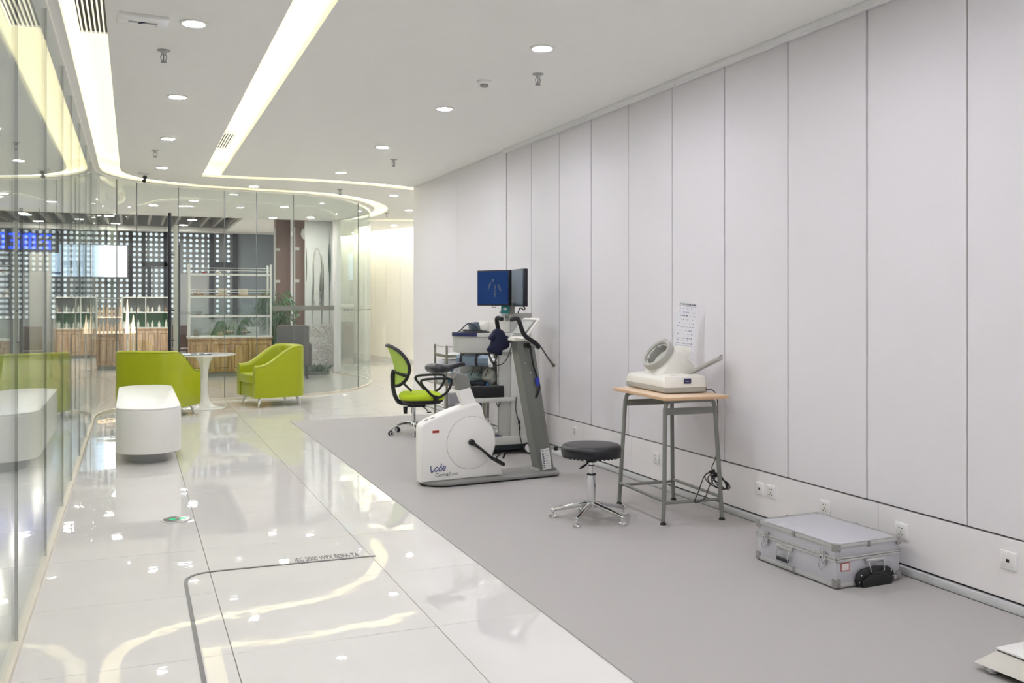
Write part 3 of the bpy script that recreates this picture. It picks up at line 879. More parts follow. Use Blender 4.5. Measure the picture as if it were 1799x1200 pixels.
for s in (-1, 1):
    y0_, y1_ = s * 0.084, s * 0.0925
    mm = Matrix.Translation((-0.232, 0, 0.325))
    rows = []
    for (r, y) in ((0.214, 0.085), (0.214, 0.0915), (0.209, 0.0935), (0.0, 0.0935)):
        rows.append([(-0.232 + max(r, 1e-4) * math.cos(2 * PI * j / 72), s * y, 0.325 + max(r, 1e-4) * math.sin(2 * PI * j / 72)) for j in range(72)])
    m.grid(rows, close_u=True)
m.build('disc_cover', BW, bk)
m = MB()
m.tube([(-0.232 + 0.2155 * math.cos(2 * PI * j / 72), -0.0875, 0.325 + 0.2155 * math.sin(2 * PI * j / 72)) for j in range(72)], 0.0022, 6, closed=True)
m.build('disc_groove_shade', mat('shell_shadow_line', (176, 174, 168), rough=0.5), bk)  # raised ring, the groove's shade is put into its grey colour
MB().box((-0.60, -0.03, 0.524), (0.035, 0.02, 0.004), ry=R(-17)).box((-0.55, -0.04, 0.54), (0.05, 0.025, 0.0015), ry=R(-17)).build('top_switch', BLACKP, bk, smooth=False)
# cranks and pedals
cr = MB().cyl((-0.235, -0.09, 0.33), (-0.235, -0.125, 0.33), 0.024, n=20).tube([(-0.235, -0.118, 0.33), (-0.15, -0.122, 0.268), (-0.06, -0.126, 0.19)], [0.02, 0.015, 0.017], 12, flat=0.7).build('crank', BLACKP, bk)
pd = MB().box((-0.035, -0.185, 0.172), (0.105, 0.085, 0.028), ry=R(32), bevel=0.006).cyl((-0.06, -0.125, 0.19), (-0.045, -0.215, 0.178), 0.009, n=10).build('pedal', BLACKP, cr)
MB().tube([(-0.07, -0.20, 0.2), (-0.01, -0.21, 0.245), (0.03, -0.19, 0.24), (0.02, -0.17, 0.19)], 0.011, 8, flat=0.4).build('pedal_strap', BLACKM, cr)
cr = MB().cyl((-0.235, 0.09, 0.33), (-0.235, 0.125, 0.33), 0.024, n=20).tube([(-0.235, 0.118, 0.33), (-0.32, 0.122, 0.392), (-0.41, 0.126, 0.47)], [0.02, 0.015, 0.017], 12, flat=0.7).build('crank', BLACKP, bk)
MB().box((-0.425, 0.185, 0.48), (0.105, 0.085, 0.028), ry=R(10), bevel=0.006).build('pedal', BLACKP, cr)
# seat post
MB().prism([(-0.262, 0.595), (-0.148, 0.62), (-0.213, 0.775), (-0.325, 0.752)], -0.035, 0.035, axis='Y', bevel=0.008).build('seat_post', BW, bk)
MB().prism([(-0.319, 0.745), (-0.206, 0.772), (-0.212, 0.80), (-0.235, 0.862), (-0.27, 0.882), (-0.345, 0.880), (-0.352, 0.862)], -0.037, 0.037, axis='Y', bevel=0.008).build('post_slider', GREYM, bk)
MB().cyl((-0.366, -0.035, 0.876), (-0.366, 0.035, 0.876), 0.026, n=20).tube([(-0.36, 0, 0.88), (-0.34, 0, 0.905), (-0.30, 0, 0.925)], 0.008, 8).build('seat_clamp', STEEL, bk)
rows = []
for (x, w, zt, zb) in ((-0.572, 0.05, 0.945, 0.925), (-0.560, 0.10, 0.968, 0.905), (-0.53, 0.128, 0.977, 0.893), (-0.48, 0.125, 0.972, 0.892), (-0.43, 0.09, 0.962, 0.900), (-0.38, 0.055, 0.962, 0.918), (-0.33, 0.036, 0.970, 0.932), (-0.28, 0.03, 0.978, 0.942), (-0.255, 0.024, 0.975, 0.944), (-0.245, 0.012, 0.966, 0.95)):
    row = []
    for j in range(20):
        a = 2 * PI * j / 20
        c, s = math.cos(a), math.sin(a)
        y = w * (abs(c) ** 0.7) * (1 if c > 0 else -1)
        z = (zt + zb) / 2 + (zt - zb) / 2 * s * (abs(s) ** -0.25 if s else 1) * (1 - 0.25 * (abs(y) / 0.13) ** 2)
        row.append((x, y, z))
    rows.append(row)
MB().grid(rows, close_u=True, cap0=True, cap1=True).build('saddle', mat('black_saddle', (30, 30, 36), rough=0.3), bk, ang=80)
# slanted column
rows = []
for (x0_, x1_, z, w) in ((0.425, 0.568, 0.036, 0.06), (0.36, 0.505, 0.35, 0.058), (0.27, 0.43, 0.80, 0.055), (0.215, 0.378, 1.09, 0.052), (0.205, 0.36, 1.14, 0.05)):
    rows.append([(x0_, -w, z), (x0_ + 0.03, -w - 0.012, z), (x1_ - 0.02, -w - 0.012, z), (x1_, -w, z), (x1_, w, z), (x1_ - 0.02, w + 0.012, z), (x0_ + 0.03, w + 0.012, z), (x0_, w, z)])
MB().grid(rows, close_u=True, cap0=True, cap1=True).build('column', mat('bike_column_grey', (122, 124, 119), rough=0.38, metal=0.3, var=0.04, scale=500), bk, ang=50)
MB().prism([(0.405, 0.036), (0.585, 0.036), (0.58, 0.055), (0.42, 0.055)], -0.075, 0.075, axis='Y', bevel=0.004).build('column_foot', GREYM, bk)
m = MB()
for (x, z) in ((0.285, 0.955), (0.335, 0.875)):
    m.ball((x, -0.065, z), 0.008, u=10, v=6)
m.build('screw', CHROME, bk)
MB().box((0.478, -0.078, 0.135), (0.085, 0.003, 0.18), ry=R(-8)).build('rating_label', mat('label_white', (225, 225, 222), rough=0.5), bk, smooth=False)
m = MB()
for k in range(9):
    m.box((0.443 + 0.0025 * k, -0.080, 0.208 - 0.018 * k), (0.018, 0.001, 0.009), ry=R(-8))
for k in range(7):
    m.box((0.480 + 0.003 * k, -0.080, 0.208 - 0.022 * k), (0.036, 0.001, 0.0022), ry=R(-8))
m.build('label_print', INK, bk, smooth=False)
# head unit
m = MB()
m.box((0.29, 0, 1.155), (0.22, 0.13, 0.035), bevel=0.012)
m.box((0.315, 0, 1.245), (0.02, 0.28, 0.225), ry=R(40), bevel=0.009)
m.build('display_housing', OFFW, bk)
m = MB().box((0.3065, 0, 1.2515), (0.006, 0.235, 0.18), ry=R(40), bevel=0.002)
m.build('display_bezel', GREYM, bk)
MB().box((0.3035, 0, 1.2545), (0.004, 0.185, 0.13), ry=R(40)).build('display_glass', mat('lcd_grey', (186, 188, 184), rough=0.15), bk, smooth=False)
FOAM = mat('black_foam_grip', (33, 33, 35), rough=0.8, bump=0.1, bscale=200)
for s in (-1, 1):
    pts = catmull([(0.142, s * 0.09, 1.325), (0.142, s * 0.15, 1.335), (0.148, s * 0.195, 1.325), (0.16, s * 0.21, 1.28), (0.178, s * 0.215, 1.225), (0.215, s * 0.215, 1.18), (0.275, s * 0.215, 1.145), (0.335, s * 0.20, 1.105), (0.345, s * 0.175, 1.095)], 5)
    MB().tube(pts, 0.0185, 14).build('handlebar_grip', FOAM, bk)
    MB().tube([(0.345, s * 0.18, 1.095), (0.33, s * 0.12, 1.10), (0.29, s * 0.05, 1.12)], 0.012, 10).build('handlebar_stem', STEEL, bk)
MB().cyl((0.29, -0.11, 1.105), (0.29, 0.11, 1.105), 0.022, n=16).build('bar_clamp', BLACKP, bk)
MB().tube([(0.385, -0.16, 1.09), (0.45, -0.16, 1.0), (0.497, -0.16, 0.945)], [0.007, 0.007, 0.009], 10).ball((0.505, -0.16, 0.935), 0.014, u=12, v=8).build('clamp_lever', mat('brown_steel', (110, 100, 96), rough=0.35, metal=0.8), bk)
MB().tube(catmull([(0.30, -0.12, 1.10), (0.325, -0.10, 1.02), (0.35, -0.09, 0.93), (0.385, -0.085, 0.84), (0.41, -0.085, 0.75), (0.385, -0.075, 0.66)], 5), 0.0085, 8).build('hose', BLACKM, bk)
MB().prism([(0.365, 0.83), (0.395, 0.835), (0.405, 0.79), (0.395, 0.755), (0.37, 0.775)], -0.10, -0.085, axis='Y', bevel=0.003).build('blue_clip', mat('royal_blue', (36, 50, 160), rough=0.4), bk)
# printing on the shell
LB = mat('logo_blue', (16, 44, 120), rough=0.4)
LG = mat('logo_grey', (60, 66, 72), rough=0.4)
def stroke(m, pts, w=0.0052):
    m.tube(catmull([(x, -0.0885, z) for x, z in pts], 4), w, 6, flat=1.0, up=(0, 1, 0))
# wordmark drawn as joined script strokes, x from -0.59
def lx(px_, pz_): return (-0.590 + (px_ - 225) * 0.0001968, 0.112 + (500 - pz_) * 0.0001968)
m = MB()
for st_ in ([(245, 225), (243, 330), (250, 450), (275, 505), (320, 480), (420, 385), (480, 310), (520, 305), (535, 335)],
            [(430, 430), (440, 480), (475, 485), (540, 430), (620, 345), (680, 300), (705, 330)], [(708, 175), (700, 240), (708, 330)],
            [(600, 420), (610, 470), (640, 480), (700, 440), (780, 340), (830, 290), (870, 290), (885, 330), (850, 370), (800, 380)], [(775, 400), (775, 445), (810, 465), (860, 440), (890, 395)]):
    stroke(m, [lx(*p) for p in st_], 0.0038)
m.build('logo', LB, bk)
text('Corival', 'model_lettering', LG, bk, 0.042, (-0.553, -0.0885, 0.072), (R(90), 0, 0), shear=0.3)
MB().b2(-0.4215, -0.4200, -0.0892, -0.088, 0.064, 0.106).build('divider', LG, bk, smooth=False)
text('cpet', 'model_lettering', mat('logo_light', (120, 124, 126), rough=0.4), bk, 0.038, (-0.413, -0.0885, 0.074), (R(90), 0, 0), shear=0.3, sx=0.92)
MB().b2(-0.572, -0.516, -0.0895, -0.087, 0.424, 0.444).build('sticker', mat('red_label', (176, 52, 44), rough=0.5), bk, smooth=False)
text('CAUTION', 'sticker_print', mat('sticker_ink', (90, 24, 20), rough=0.5), bk, 0.011, (-0.568, -0.0896, 0.430), (R(90), 0, 0), sx=0.95)

# navy mask harness hanging on the far grip
hn = thing('mask_harness', 'navy cloth mask harness with black straps hung on the bike handlebar', 'harness', (2.78, 7.33, 0.006), R(5.9))
hp = [(0.085, 1.225), (0.13, 1.245), (0.182, 1.215), (0.20, 1.185), (0.262, 1.152), (0.233, 1.13), (0.23, 1.09), (0.195, 1.065), (0.163, 1.055), (0.158, 1.015), (0.09, 1.035), (0.025, 1.055), (0.05, 1.10), (0.066, 1.14), (0.04, 1.162), (0.055, 1.185)]
m = MB()
rows = []
for (k, y) in ((0.90, 0.115), (1.0, 0.125), (1.0, 0.15), (0.9, 0.165)):
    cx, cz = 0.14, 1.13
    rows.append([(cx + (x - cx) * k, y + 0.012 * vnoise(Vector((x * 22, z * 22, y * 10))), cz + (z - cz) * k) for x, z in catmull(hp + [hp[0]], 3)[:-1]])
m.grid(rows, close_u=True, cap0=True, cap1=True).build('cloth', NAVY, hn, ang=60)
MB().prism([(0.03, 1.165), (0.08, 1.21), (0.095, 1.19), (0.05, 1.145)], 0.10, 0.13, axis='Y', bevel=0.004).build('flap', NAVY, hn)
for pts in ([(0.02, 0.1, 1.055), (0.03, 0.09, 0.986), (0.068, 0.08, 0.937), (0.112, 0.07, 0.938), (0.156, 0.06, 0.965), (0.188, 0.05, 1.026), (0.22, 0.06, 1.10)],
            [(0.025, 0.11, 1.06), (0.045, 0.10, 0.99), (0.068, 0.085, 0.945)], [(0.115, 0.12, 1.03), (0.085, 0.1, 0.97), (0.058, 0.085, 0.93)], [(0.225, 0.06, 1.10), (0.26, 0.0, 1.06), (0.275, -0.03, 1.01)]):
    MB().tube(catmull(pts, 4), 0.0075, 6, flat=0.5).build('strap', BLACKM, hn)
MB().ball((0.235, 0.06, 1.10), 0.018, u=12, v=8).build('buckle', BLACKP, hn)

# ================================================================== office chair
oc = thing('office_chair', 'office chair with lime seat, black mesh back and chrome star base', 'chair', (2.90, 10.10, 0.006), R(-10))
LIMESEAT = mat('lime_seat_fabric', (196, 222, 40), rough=0.8, var=0.04, scale=150, bump=0.08, bscale=300)
rows = []
def seat_ring(k, z, lift=0):
    r = []
    for j in range(36):
        a = 2 * PI * j / 36
        c, s = math.cos(a), math.sin(a)
        x = 0.245 * (abs(c) ** 0.55) * (1 if c > 0 else -1) * k
        y = 0.245 * (abs(s) ** 0.6) * (1 if s > 0 else -1) * k
        zz = z + (lift * (-0.3 * max(0, x / 0.245) ** 2))
        r.append((x + 0.09, y, zz))
    return r
for k, z, l in ((0.93, 0.385, 0), (1.0, 0.40, 0.02), (1.02, 0.425, 0.06), (0.98, 0.452, 0.09), (0.85, 0.470, 0.09), (0.5, 0.466, 0.05), (0.05, 0.462, 0)):
    rows.append(seat_ring(k, z, l))
MB().grid(rows, close_u=True, cap0=True, cap1=True).build('seat', LIMESEAT, oc, ang=80)
rows = []
for k, z, l in ((0.5, 0.335, 0), (0.8, 0.345, 0), (0.95, 0.37, 0), (0.97, 0.392, 0)):
    rows.append(seat_ring(k, z, l))
MB().grid(rows, close_u=True, cap0=True, cap1=True).build('seat_pan', BLACKP, oc, ang=60)
MB().box((0.03, 0, 0.325), (0.20, 0.12, 0.04), bevel=0.01).cyl((-0.09, 0, 0.31), (-0.09, 0, 0.23), 0.026, 0.022, n=14).build('mechanism', BLACKP, oc)
MB().tube([(0.06, -0.06, 0.325), (0.12, -0.16, 0.30), (0.14, -0.19, 0.27)], [0.005, 0.005, 0.005], 8).box((0.15, -0.20, 0.262), (0.05, 0.02, 0.012), bevel=0.004).build('height_lever', BLACKP, oc)
# back: bowed frame ring with mesh, and lower loop
def backpt(y, z):
    # x of the back surface by height, leaning back at the top, sides wrapping forward
    x = -0.205 - 0.09 * (max(0.0, (z - 0.7) / 0.29)) ** 1.5
    return (x + 3.4 * y * y, y, z)
ring = [backpt(y, z) for y, z in catmull([(0.0, 0.545), (0.09, 0.55), (0.155, 0.59), (0.19, 0.66), (0.208, 0.75), (0.20, 0.85), (0.16, 0.94), (0.09, 0.985), (0.0, 0.99),
        (-0.09, 0.985), (-0.16, 0.94), (-0.20, 0.85), (-0.208, 0.75), (-0.19, 0.66), (-0.155, 0.59), (-0.09, 0.55), (0.0, 0.545)], 4)[:-1]]
MB().tube(ring, 0.022, 10, closed=True, flat=0.8).build('back_frame', BLACKP, oc)
MB().tube([backpt(-0.195 + 0.039 * k, 0.685 + 0.02 * math.cos(PI * (k - 5) / 5)) for k in range(11)], 0.024, 10, flat=0.7).build('back_crossbar', BLACKP, oc)
for nm, z0_, z1_ in (('mesh_panel', 0.69, 0.975), ('lumbar_mesh', 0.56, 0.68)):
    m = MB(); rows = []
    for i_ in range(9):
        z = z0_ + (z1_ - z0_) * i_ / 8
        w = max(abs(p[1]) for p in ring if abs(p[2] - z) < 0.03)
        if z > 0.93: w = 0.17 * math.sqrt(max(0.02, 1 - ((z - 0.93) / 0.055) ** 2))
        rows.append([backpt(w * (-1 + 2 * q / 10), z) for q in range(11)])
    m.grid(rows)
    m.grid([[(q[0] - 0.005, q[1], q[2]) for q in r] for r in rows])
    m.build(nm, mat('lime_mesh', (176, 205, 92), rough=0.8, bump=0.3, bscale=500), oc, ang=80)
# spine from the back to under the seat
m = MB()
m.tube(catmull([(-0.215, 0, 0.72), (-0.232, 0, 0.67), (-0.232, 0, 0.60), (-0.222, 0, 0.50), (-0.195, 0, 0.41), (-0.15, 0, 0.355), (-0.05, 0, 0.34)], 5), [0.034] * 31, 10, flat=0.7)
m.build('back_support', BLACKP, oc)
for s in (-1, 1):
    MB().tube(catmull([(-0.14, s * 0.17, 0.60), (-0.09, s * 0.2, 0.545), (-0.04, s * 0.21, 0.50)], 4), 0.013, 8).build('back_strut', BLACKP, oc)
    y = s * 0.275
    pts = catmull([(0.26, y * 0.96, 0.43), (0.18, y, 0.45), (0.11, y, 0.52), (0.055, y, 0.59), (0.075, y, 0.625), (0.20, y, 0.635), (0.34, y, 0.635), (0.385, y, 0.62), (0.375, y, 0.55), (0.32, y, 0.47), (0.22, y, 0.415)], 5)
    MB().tube(pts, [0.014] * len(pts), 10, flat=1.0).build('armrest', BLACKP, oc)
    MB().tube([(0.22, y, 0.44), (0.22, y * 0.85, 0.385), (0.2, y * 0.6, 0.372)], 0.03, 8, flat=0.45).build('arm_bracket', BLACKP, oc)
MB().lathe([(0, 0.12), (0.025, 0.12), (0.025, 0.31), (0, 0.31)], 24).build('gas_lift', CHROME, oc)
MB().lathe([(0, 0.09), (0.04, 0.09), (0.038, 0.135), (0.03, 0.145), (0, 0.145)], 24).build('hub', CHROME, oc)
for k in range(5):
    a = R(202 + 72 * k - 4)
    c, s = math.cos(a), math.sin(a)
    lg = MB().tube(catmull([(0.03 * c, 0.03 * s, 0.12), (0.12 * c, 0.12 * s, 0.125), (0.21 * c, 0.21 * s, 0.105), (0.27 * c, 0.27 * s, 0.068)], 4), [0.02] * 4 + [0.016] * 5 + [0.012] * 4, 10, flat=0.8).build('leg', CHROME, oc)
    cs = MB()
    for q_ in (-1, 1):
        ox, oy = -s * q_ * 0.014, c * q_ * 0.014
        cs.cyl((0.27 * c + ox * 0.4, 0.27 * s + oy * 0.4, 0.026), (0.27 * c + ox * 1.5, 0.27 * s + oy * 1.5, 0.026), 0.026, n=18)
    cs.ball((0.27 * c, 0.27 * s, 0.04), 0.022, u=10, v=8)
    w = cs.build('caster', BLACKP, lg)
    m = MB()
    for q_ in (-1, 1):
        ox, oy = -s * q_ * 0.0225, c * q_ * 0.0225
        m.tube([(0.27 * c + ox + 0.018 * math.cos(2 * PI * j / 16) * c, 0.27 * s + oy + 0.018 * math.cos(2 * PI * j / 16) * s, 0.026 + 0.018 * math.sin(2 * PI * j / 16)) for j in range(16)], 0.003, 6, closed=True)
    m.build('caster_ring', WHITEP, lg)

# ================================================================== test trolley
CW = mat('trolley_white', (206, 206, 200), rough=0.4, var=0.01)
CG = mat('trolley_grey', (188, 189, 184), rough=0.45, var=0.01)
tr = thing('medical_trolley', 'tall off-white diagnostic trolley on casters behind the exercise bike', 'trolley', (3.30, 8.65, 0.006))
MB().b2(0.10, 0.40, -0.22, 0.16, 0.17, 1.01, 0.01).build('column', CW, tr)
MB().b2(-0.02, 0.10, -0.20, -0.17, 0.17, 1.0, 0.004).b2(-0.02, 0.0, 0.12, 0.15, 0.17, 1.0, 0.003).build('side_frame', CG, tr)
MB().b2(-0.34, 0.42, -0.25, 0.22, 0.095, 0.175, 0.012).build('base', CW, tr)
MB().b2(-0.32, 0.40, -0.20, 0.2, 0.04, 0.096, 0.006).build('base_underside', mat('dark_teal_grey', (48, 58, 60), rough=0.6), tr)
MB().b2(-0.30, 0.145, -0.25, 0.2, 0.51, 0.553, 0.006).build('shelf', CW, tr)
MB().b2(-0.30, 0.09, 0.13, 0.15, 0.6, 0.98, 0.003).build('back_panel', CG, tr)
pr = [(-0.10, -0.25), (0.10, -0.25), (0.10, 0.2), (-0.33, 0.2), (-0.385, 0.12), (-0.41, 0.0), (-0.40, -0.10), (-0.36, -0.19), (-0.262, -0.25)]
MB().prism(pr, 0.985, 1.135, bevel=0.006).build('drawer', CG, tr)
MB().prism([(x * 1.03, y * 1.04) for x, y in pr], 1.135, 1.172, bevel=0.008).build('worktop', CW, tr)
MB().prism([(-0.268, -0.264), (-0.372, -0.202), (-0.418, -0.1), (-0.43, 0.0), (-0.405, 0.0), (-0.392, -0.09), (-0.35, -0.18), (-0.26, -0.24)], 1.142, 1.178, bevel=0.003).build('navy_bumper', NAVYP, tr)
MB().cyl((-0.03, -0.252, 1.09), (-0.03, -0.256, 1.09), 0.006, n=12).build('lock', BLACKP, tr)
MB().b2(-0.10, 0.13, -0.12, 0.16, 1.172, 1.285, 0.012).build('analyser_box', OFFW, tr)
MB().prism([(-0.16, 1.172), (-0.10, 1.172), (-0.10, 1.275), (-0.125, 1.285)], -0.12, 0.14, axis='Y', bevel=0.005).build('analyser_front', OFFW, tr)
MB().box((-0.21, -0.02, 1.232), (0.085, 0.10, 0.075), ry=R(-12), bevel=0.006).build('sensor_module', mat('slate_blue', (92, 106, 120), rough=0.4), tr)
MB().lathe([(0, 1.172), (0.03, 1.172), (0.03, 1.18), (0.022, 1.185), (0.0, 1.185)], 16, c=(-0.2, -0.12, 0)).build('port', CHROME, tr)
MB().b2(0.06, 0.10, -0.06, 0.06, 1.285, 1.36, 0.006).ball((0.08, 0, 1.372), 0.02, u=12, v=8).build('hinge_block', WHITEP, tr)
MB().b2(0.13, 0.35, -0.12, 0.14, 1.0, 1.33, 0.008).b2(0.12, 0.36, -0.13, 0.15, 1.32, 1.36, 0.006).build('monitor_post', CG, tr)
for (x, y) in ((0.27, -0.24), (-0.28, -0.22), (0.27, 0.18), (-0.28, 0.18)):
    c = MB().cyl((x, y - 0.016, 0.055), (x, y + 0.016, 0.055), 0.055, n=28).box((x, y, 0.09), (0.03, 0.05, 0.03), bevel=0.005).build('caster', BLACKM, tr)
    MB().cyl((x, y - 0.019, 0.055), (x, y + 0.019, 0.055), 0.042, n=24).build('caster_hub', WHITEP, c)
# calibration syringe strapped under the drawer
sy = thing('calibration_syringe', 'silver and white calibration syringe strapped under the trolley worktop', 'medical device', (3.06, 8.45, 0.918), R(-36))
MB().prism([(0.058 * math.cos(2 * PI * k / 8 + 0.39), 0.058 * math.sin(2 * PI * k / 8 + 0.39)) for k in range(8)], -0.20, 0.12, axis='X', bevel=0.003).build('barrel', mat('blue_silver', (150, 168, 186), rough=0.2, metal=0.7), sy)
MB().prism([(0.066 * math.cos(2 * PI * k / 8 + 0.39), 0.066 * math.sin(2 * PI * k / 8 + 0.39)) for k in range(8)], 0.12, 0.15, axis='X', bevel=0.003).build('end_plate', WHITEP, sy)
MB().cyl((0.15, -0.012, 0.005), (0.172, -0.012, 0.005), 0.017, n=16).ball((0.18, -0.012, 0.004), 0.016, u=10, v=8).build('knob', WHITEP, sy)
MB().cyl((0.148, 0.028, 0.014), (0.153, 0.028, 0.014), 0.013, n=14).build('port', BLACKP, sy)
for x in (-0.15, 0.0):
    MB().prism([(0.063 * math.cos(2 * PI * k / 8 + 0.39), 0.063 * math.sin(2 * PI * k / 8 + 0.39)) for k in range(8)], x - 0.012, x + 0.012, axis='X').build('strap', BLACKM, sy, smooth=False)
for (x, y, z0_, z1_) in ((-0.06, 0.04, 0.87, 0.82), (0.03, 0.0, 0.87, 0.77), (0.10, -0.02, 0.89, 0.82)):
    MB().tube(catmull([(x, y, -0.05), (x + 0.01, y, -0.08), (x - 0.02, y - 0.01, -0.15)], 4), 0.004, 6).build('dangling_strap', BLACKM, sy)
# things on the trolley
lp = thing('tablet_keyboard', 'flat black folded keyboard lying on the trolley worktop', 'keyboard', (3.07, 8.56, 1.18), R(-8))
MB().b2(-0.13, 0.13, -0.09, 0.1, 0, 0.014, 0.005).build('body', BLACKP, lp)
MB().box((0.0, 0.02, 0.02), (0.22, 0.13, 0.008), rx=R(5), bevel=0.003).build('key_field', BLACKM, lp)
MB().tube(catmull([(2.89, 8.55, 1.185), (2.92, 8.53, 1.21), (2.97, 8.50, 1.265), (3.01, 8.50, 1.27), (3.06, 8.53, 1.245), (3.09, 8.56, 1.225)], 5), 0.0055, 8).build('sampling_tube', mat('dark_hose', (50, 54, 62), rough=0.4), None)
tag(bpy.data.objects['sampling_tube'], 'thin dark sampling tube arching over the trolley worktop', 'tube')
bx = thing('black_box', 'black electronics box on the middle trolley shelf', 'box', (3.155, 8.575, 0.560))
MB().b2(-0.165, 0.165, -0.16, 0.16, 0, 0.108, 0.004).build('casing', mat('black_steel', (18, 20, 20), rough=0.5), bx)
MB().b2(-0.163, 0.163, -0.158, 0.158, 0.106, 0.111, 0.002).build('lid', mat('dark_grey_lid', (96, 98, 98), rough=0.45), bx)
MB().tube(catmull([(0.05, -0.165, 0.0), (0.08, -0.17, -0.05), (0.10, -0.168, -0.09), (0.125, -0.17, -0.04), (0.145, -0.165, 0.0)], 5), 0.004, 6).build('hanging_cord', BLACKP, bx)
m = MB()
for k in range(6):
    pts = []
    for j in range(18):
        a = 2 * PI * j / 18
        pts.append((-0.09 + (0.075 + 0.006 * k) * math.cos(a), -0.05 + (0.05 + 0.004 * k) * math.sin(a), 0.118 + 0.006 * k + 0.006 * math.sin(3 * a + k)))
    m.tube(pts, 0.0055, 6, closed=True)
o = m.build('coiled_hose', mat('dark_hose', (50, 54, 62)), None); o.location = (3.165, 8.575, 0.56)
tag(o, 'coil of dark hose lying on the black electronics box', 'hose')
def bag(name, loc, s, col, label, seed, cat='bag'):
    m = MB(); rows = []
    for i in range(9):
        t_ = i / 8; row = []
        for j in range(20):
            a = 2 * PI * j / 20
            rr = math.sin(PI * min(1, 0.12 + 0.8 * t_)) ** 0.6
            p = Vector((math.cos(a) * rr, math.sin(a) * rr, t_ * 2 - 0.0))
            d = 1 + 0.28 * vnoise(p * 2.2 + Vector((seed, 0, 0)))
            row.append((p.x * s[0] * d, p.y * s[1] * d, t_ * s[2] * (1 + 0.1 * vnoise(p * 3))))
        rows.append(row)
    m.grid(rows, close_u=True, cap0=True, cap1=True)
    o = m.build(name, mat(name + '_mat', col, rough=0.3, var=0.15, scale=25, bump=0.6, bscale=25), None, ang=40)
    o.location = loc
    return tag(o, label, cat)
bag('plastic_bag', (3.235, 8.60, 0.672), (0.075, 0.08, 0.15), (206, 208, 200), 'crumpled clear plastic bag with a blue valve on the black box', 3)
bag('mask_bag', (3.10, 8.66, 0.69), (0.11, 0.06, 0.10), (150, 172, 172), 'pale blue-green packet of face masks behind the coiled hose', 8, 'packet')
MB().lathe([(0, 0), (0.018, 0), (0.018, 0.02), (0.01, 0.026), (0, 0.026)], 16).build('blue_valve', mat('valve_blue', (60, 130, 190), rough=0.4), None, loc=(3.175, 8.49, 0.672))
tag(bpy.data.objects['blue_valve'], 'small blue valve in front of the crumpled bag', 'valve')
bag('red_packet', (2.985, 8.60, 0.672), (0.03, 0.03, 0.07), (120, 48, 44), 'small dark red packet at the left end of the black box', 5, 'packet')
# lower compartment of the trolley
pc_ = thing('computer_tower', 'grey computer and cables in the lower bay of the trolley', 'computer', (3.10, 8.60, 0.181))
MB().b2(-0.16, 0.02, -0.1, 0.18, 0, 0.30, 0.006).build('casing', GREYP, pc_)
MB().b2(-0.15, 0.01, -0.106, -0.1, 0.02, 0.14, 0.002).build('front_bay', GREYM, pc_)
MB().b2(0.03, 0.09, 0.08, 0.18, 0, 0.32, 0.004).build('navy_binder', NAVYP, pc_)
m = MB()
m.tube(catmull([(0.02, -0.09, 0.12), (0.06, -0.1, 0.12), (0.085, -0.1, 0.17), (0.11, -0.1, 0.14), (0.09, -0.1, 0.08), (0.05, -0.1, 0.05)], 4), 0.006, 8)
m.build('cable', WHITEP, pc_)
fb = MB().b2(3.16, 3.30, 8.42, 8.56, 0.182, 0.192, 0.003).build('navy_folder', NAVYP, None)
tag(fb, 'navy folder lying on the trolley base', 'folder')
# cord with inline plug down the column
pcd = thing('trolley_power_cord', 'black cord with inline plug hanging down the trolley side', 'cord', (0, 0, 0))
MB().tube(catmull([(3.44, 8.395, 0.56), (3.43, 8.39, 0.45), (3.45, 8.39, 0.36), (3.465, 8.385, 0.30), (3.47, 8.385, 0.20), (3.50, 8.38, 0.09), (3.53, 8.30, 0.02), (3.60, 8.25, 0.012)], 5), 0.005, 8).build('cord_run', BLACKP, pcd)
MB().box((3.463, 8.383, 0.315), (0.022, 0.02, 0.045), bevel=0.005).box((3.468, 8.383, 0.255), (0.016, 0.016, 0.04), bevel=0.004).build('inline_plug', BLACKP, pcd)
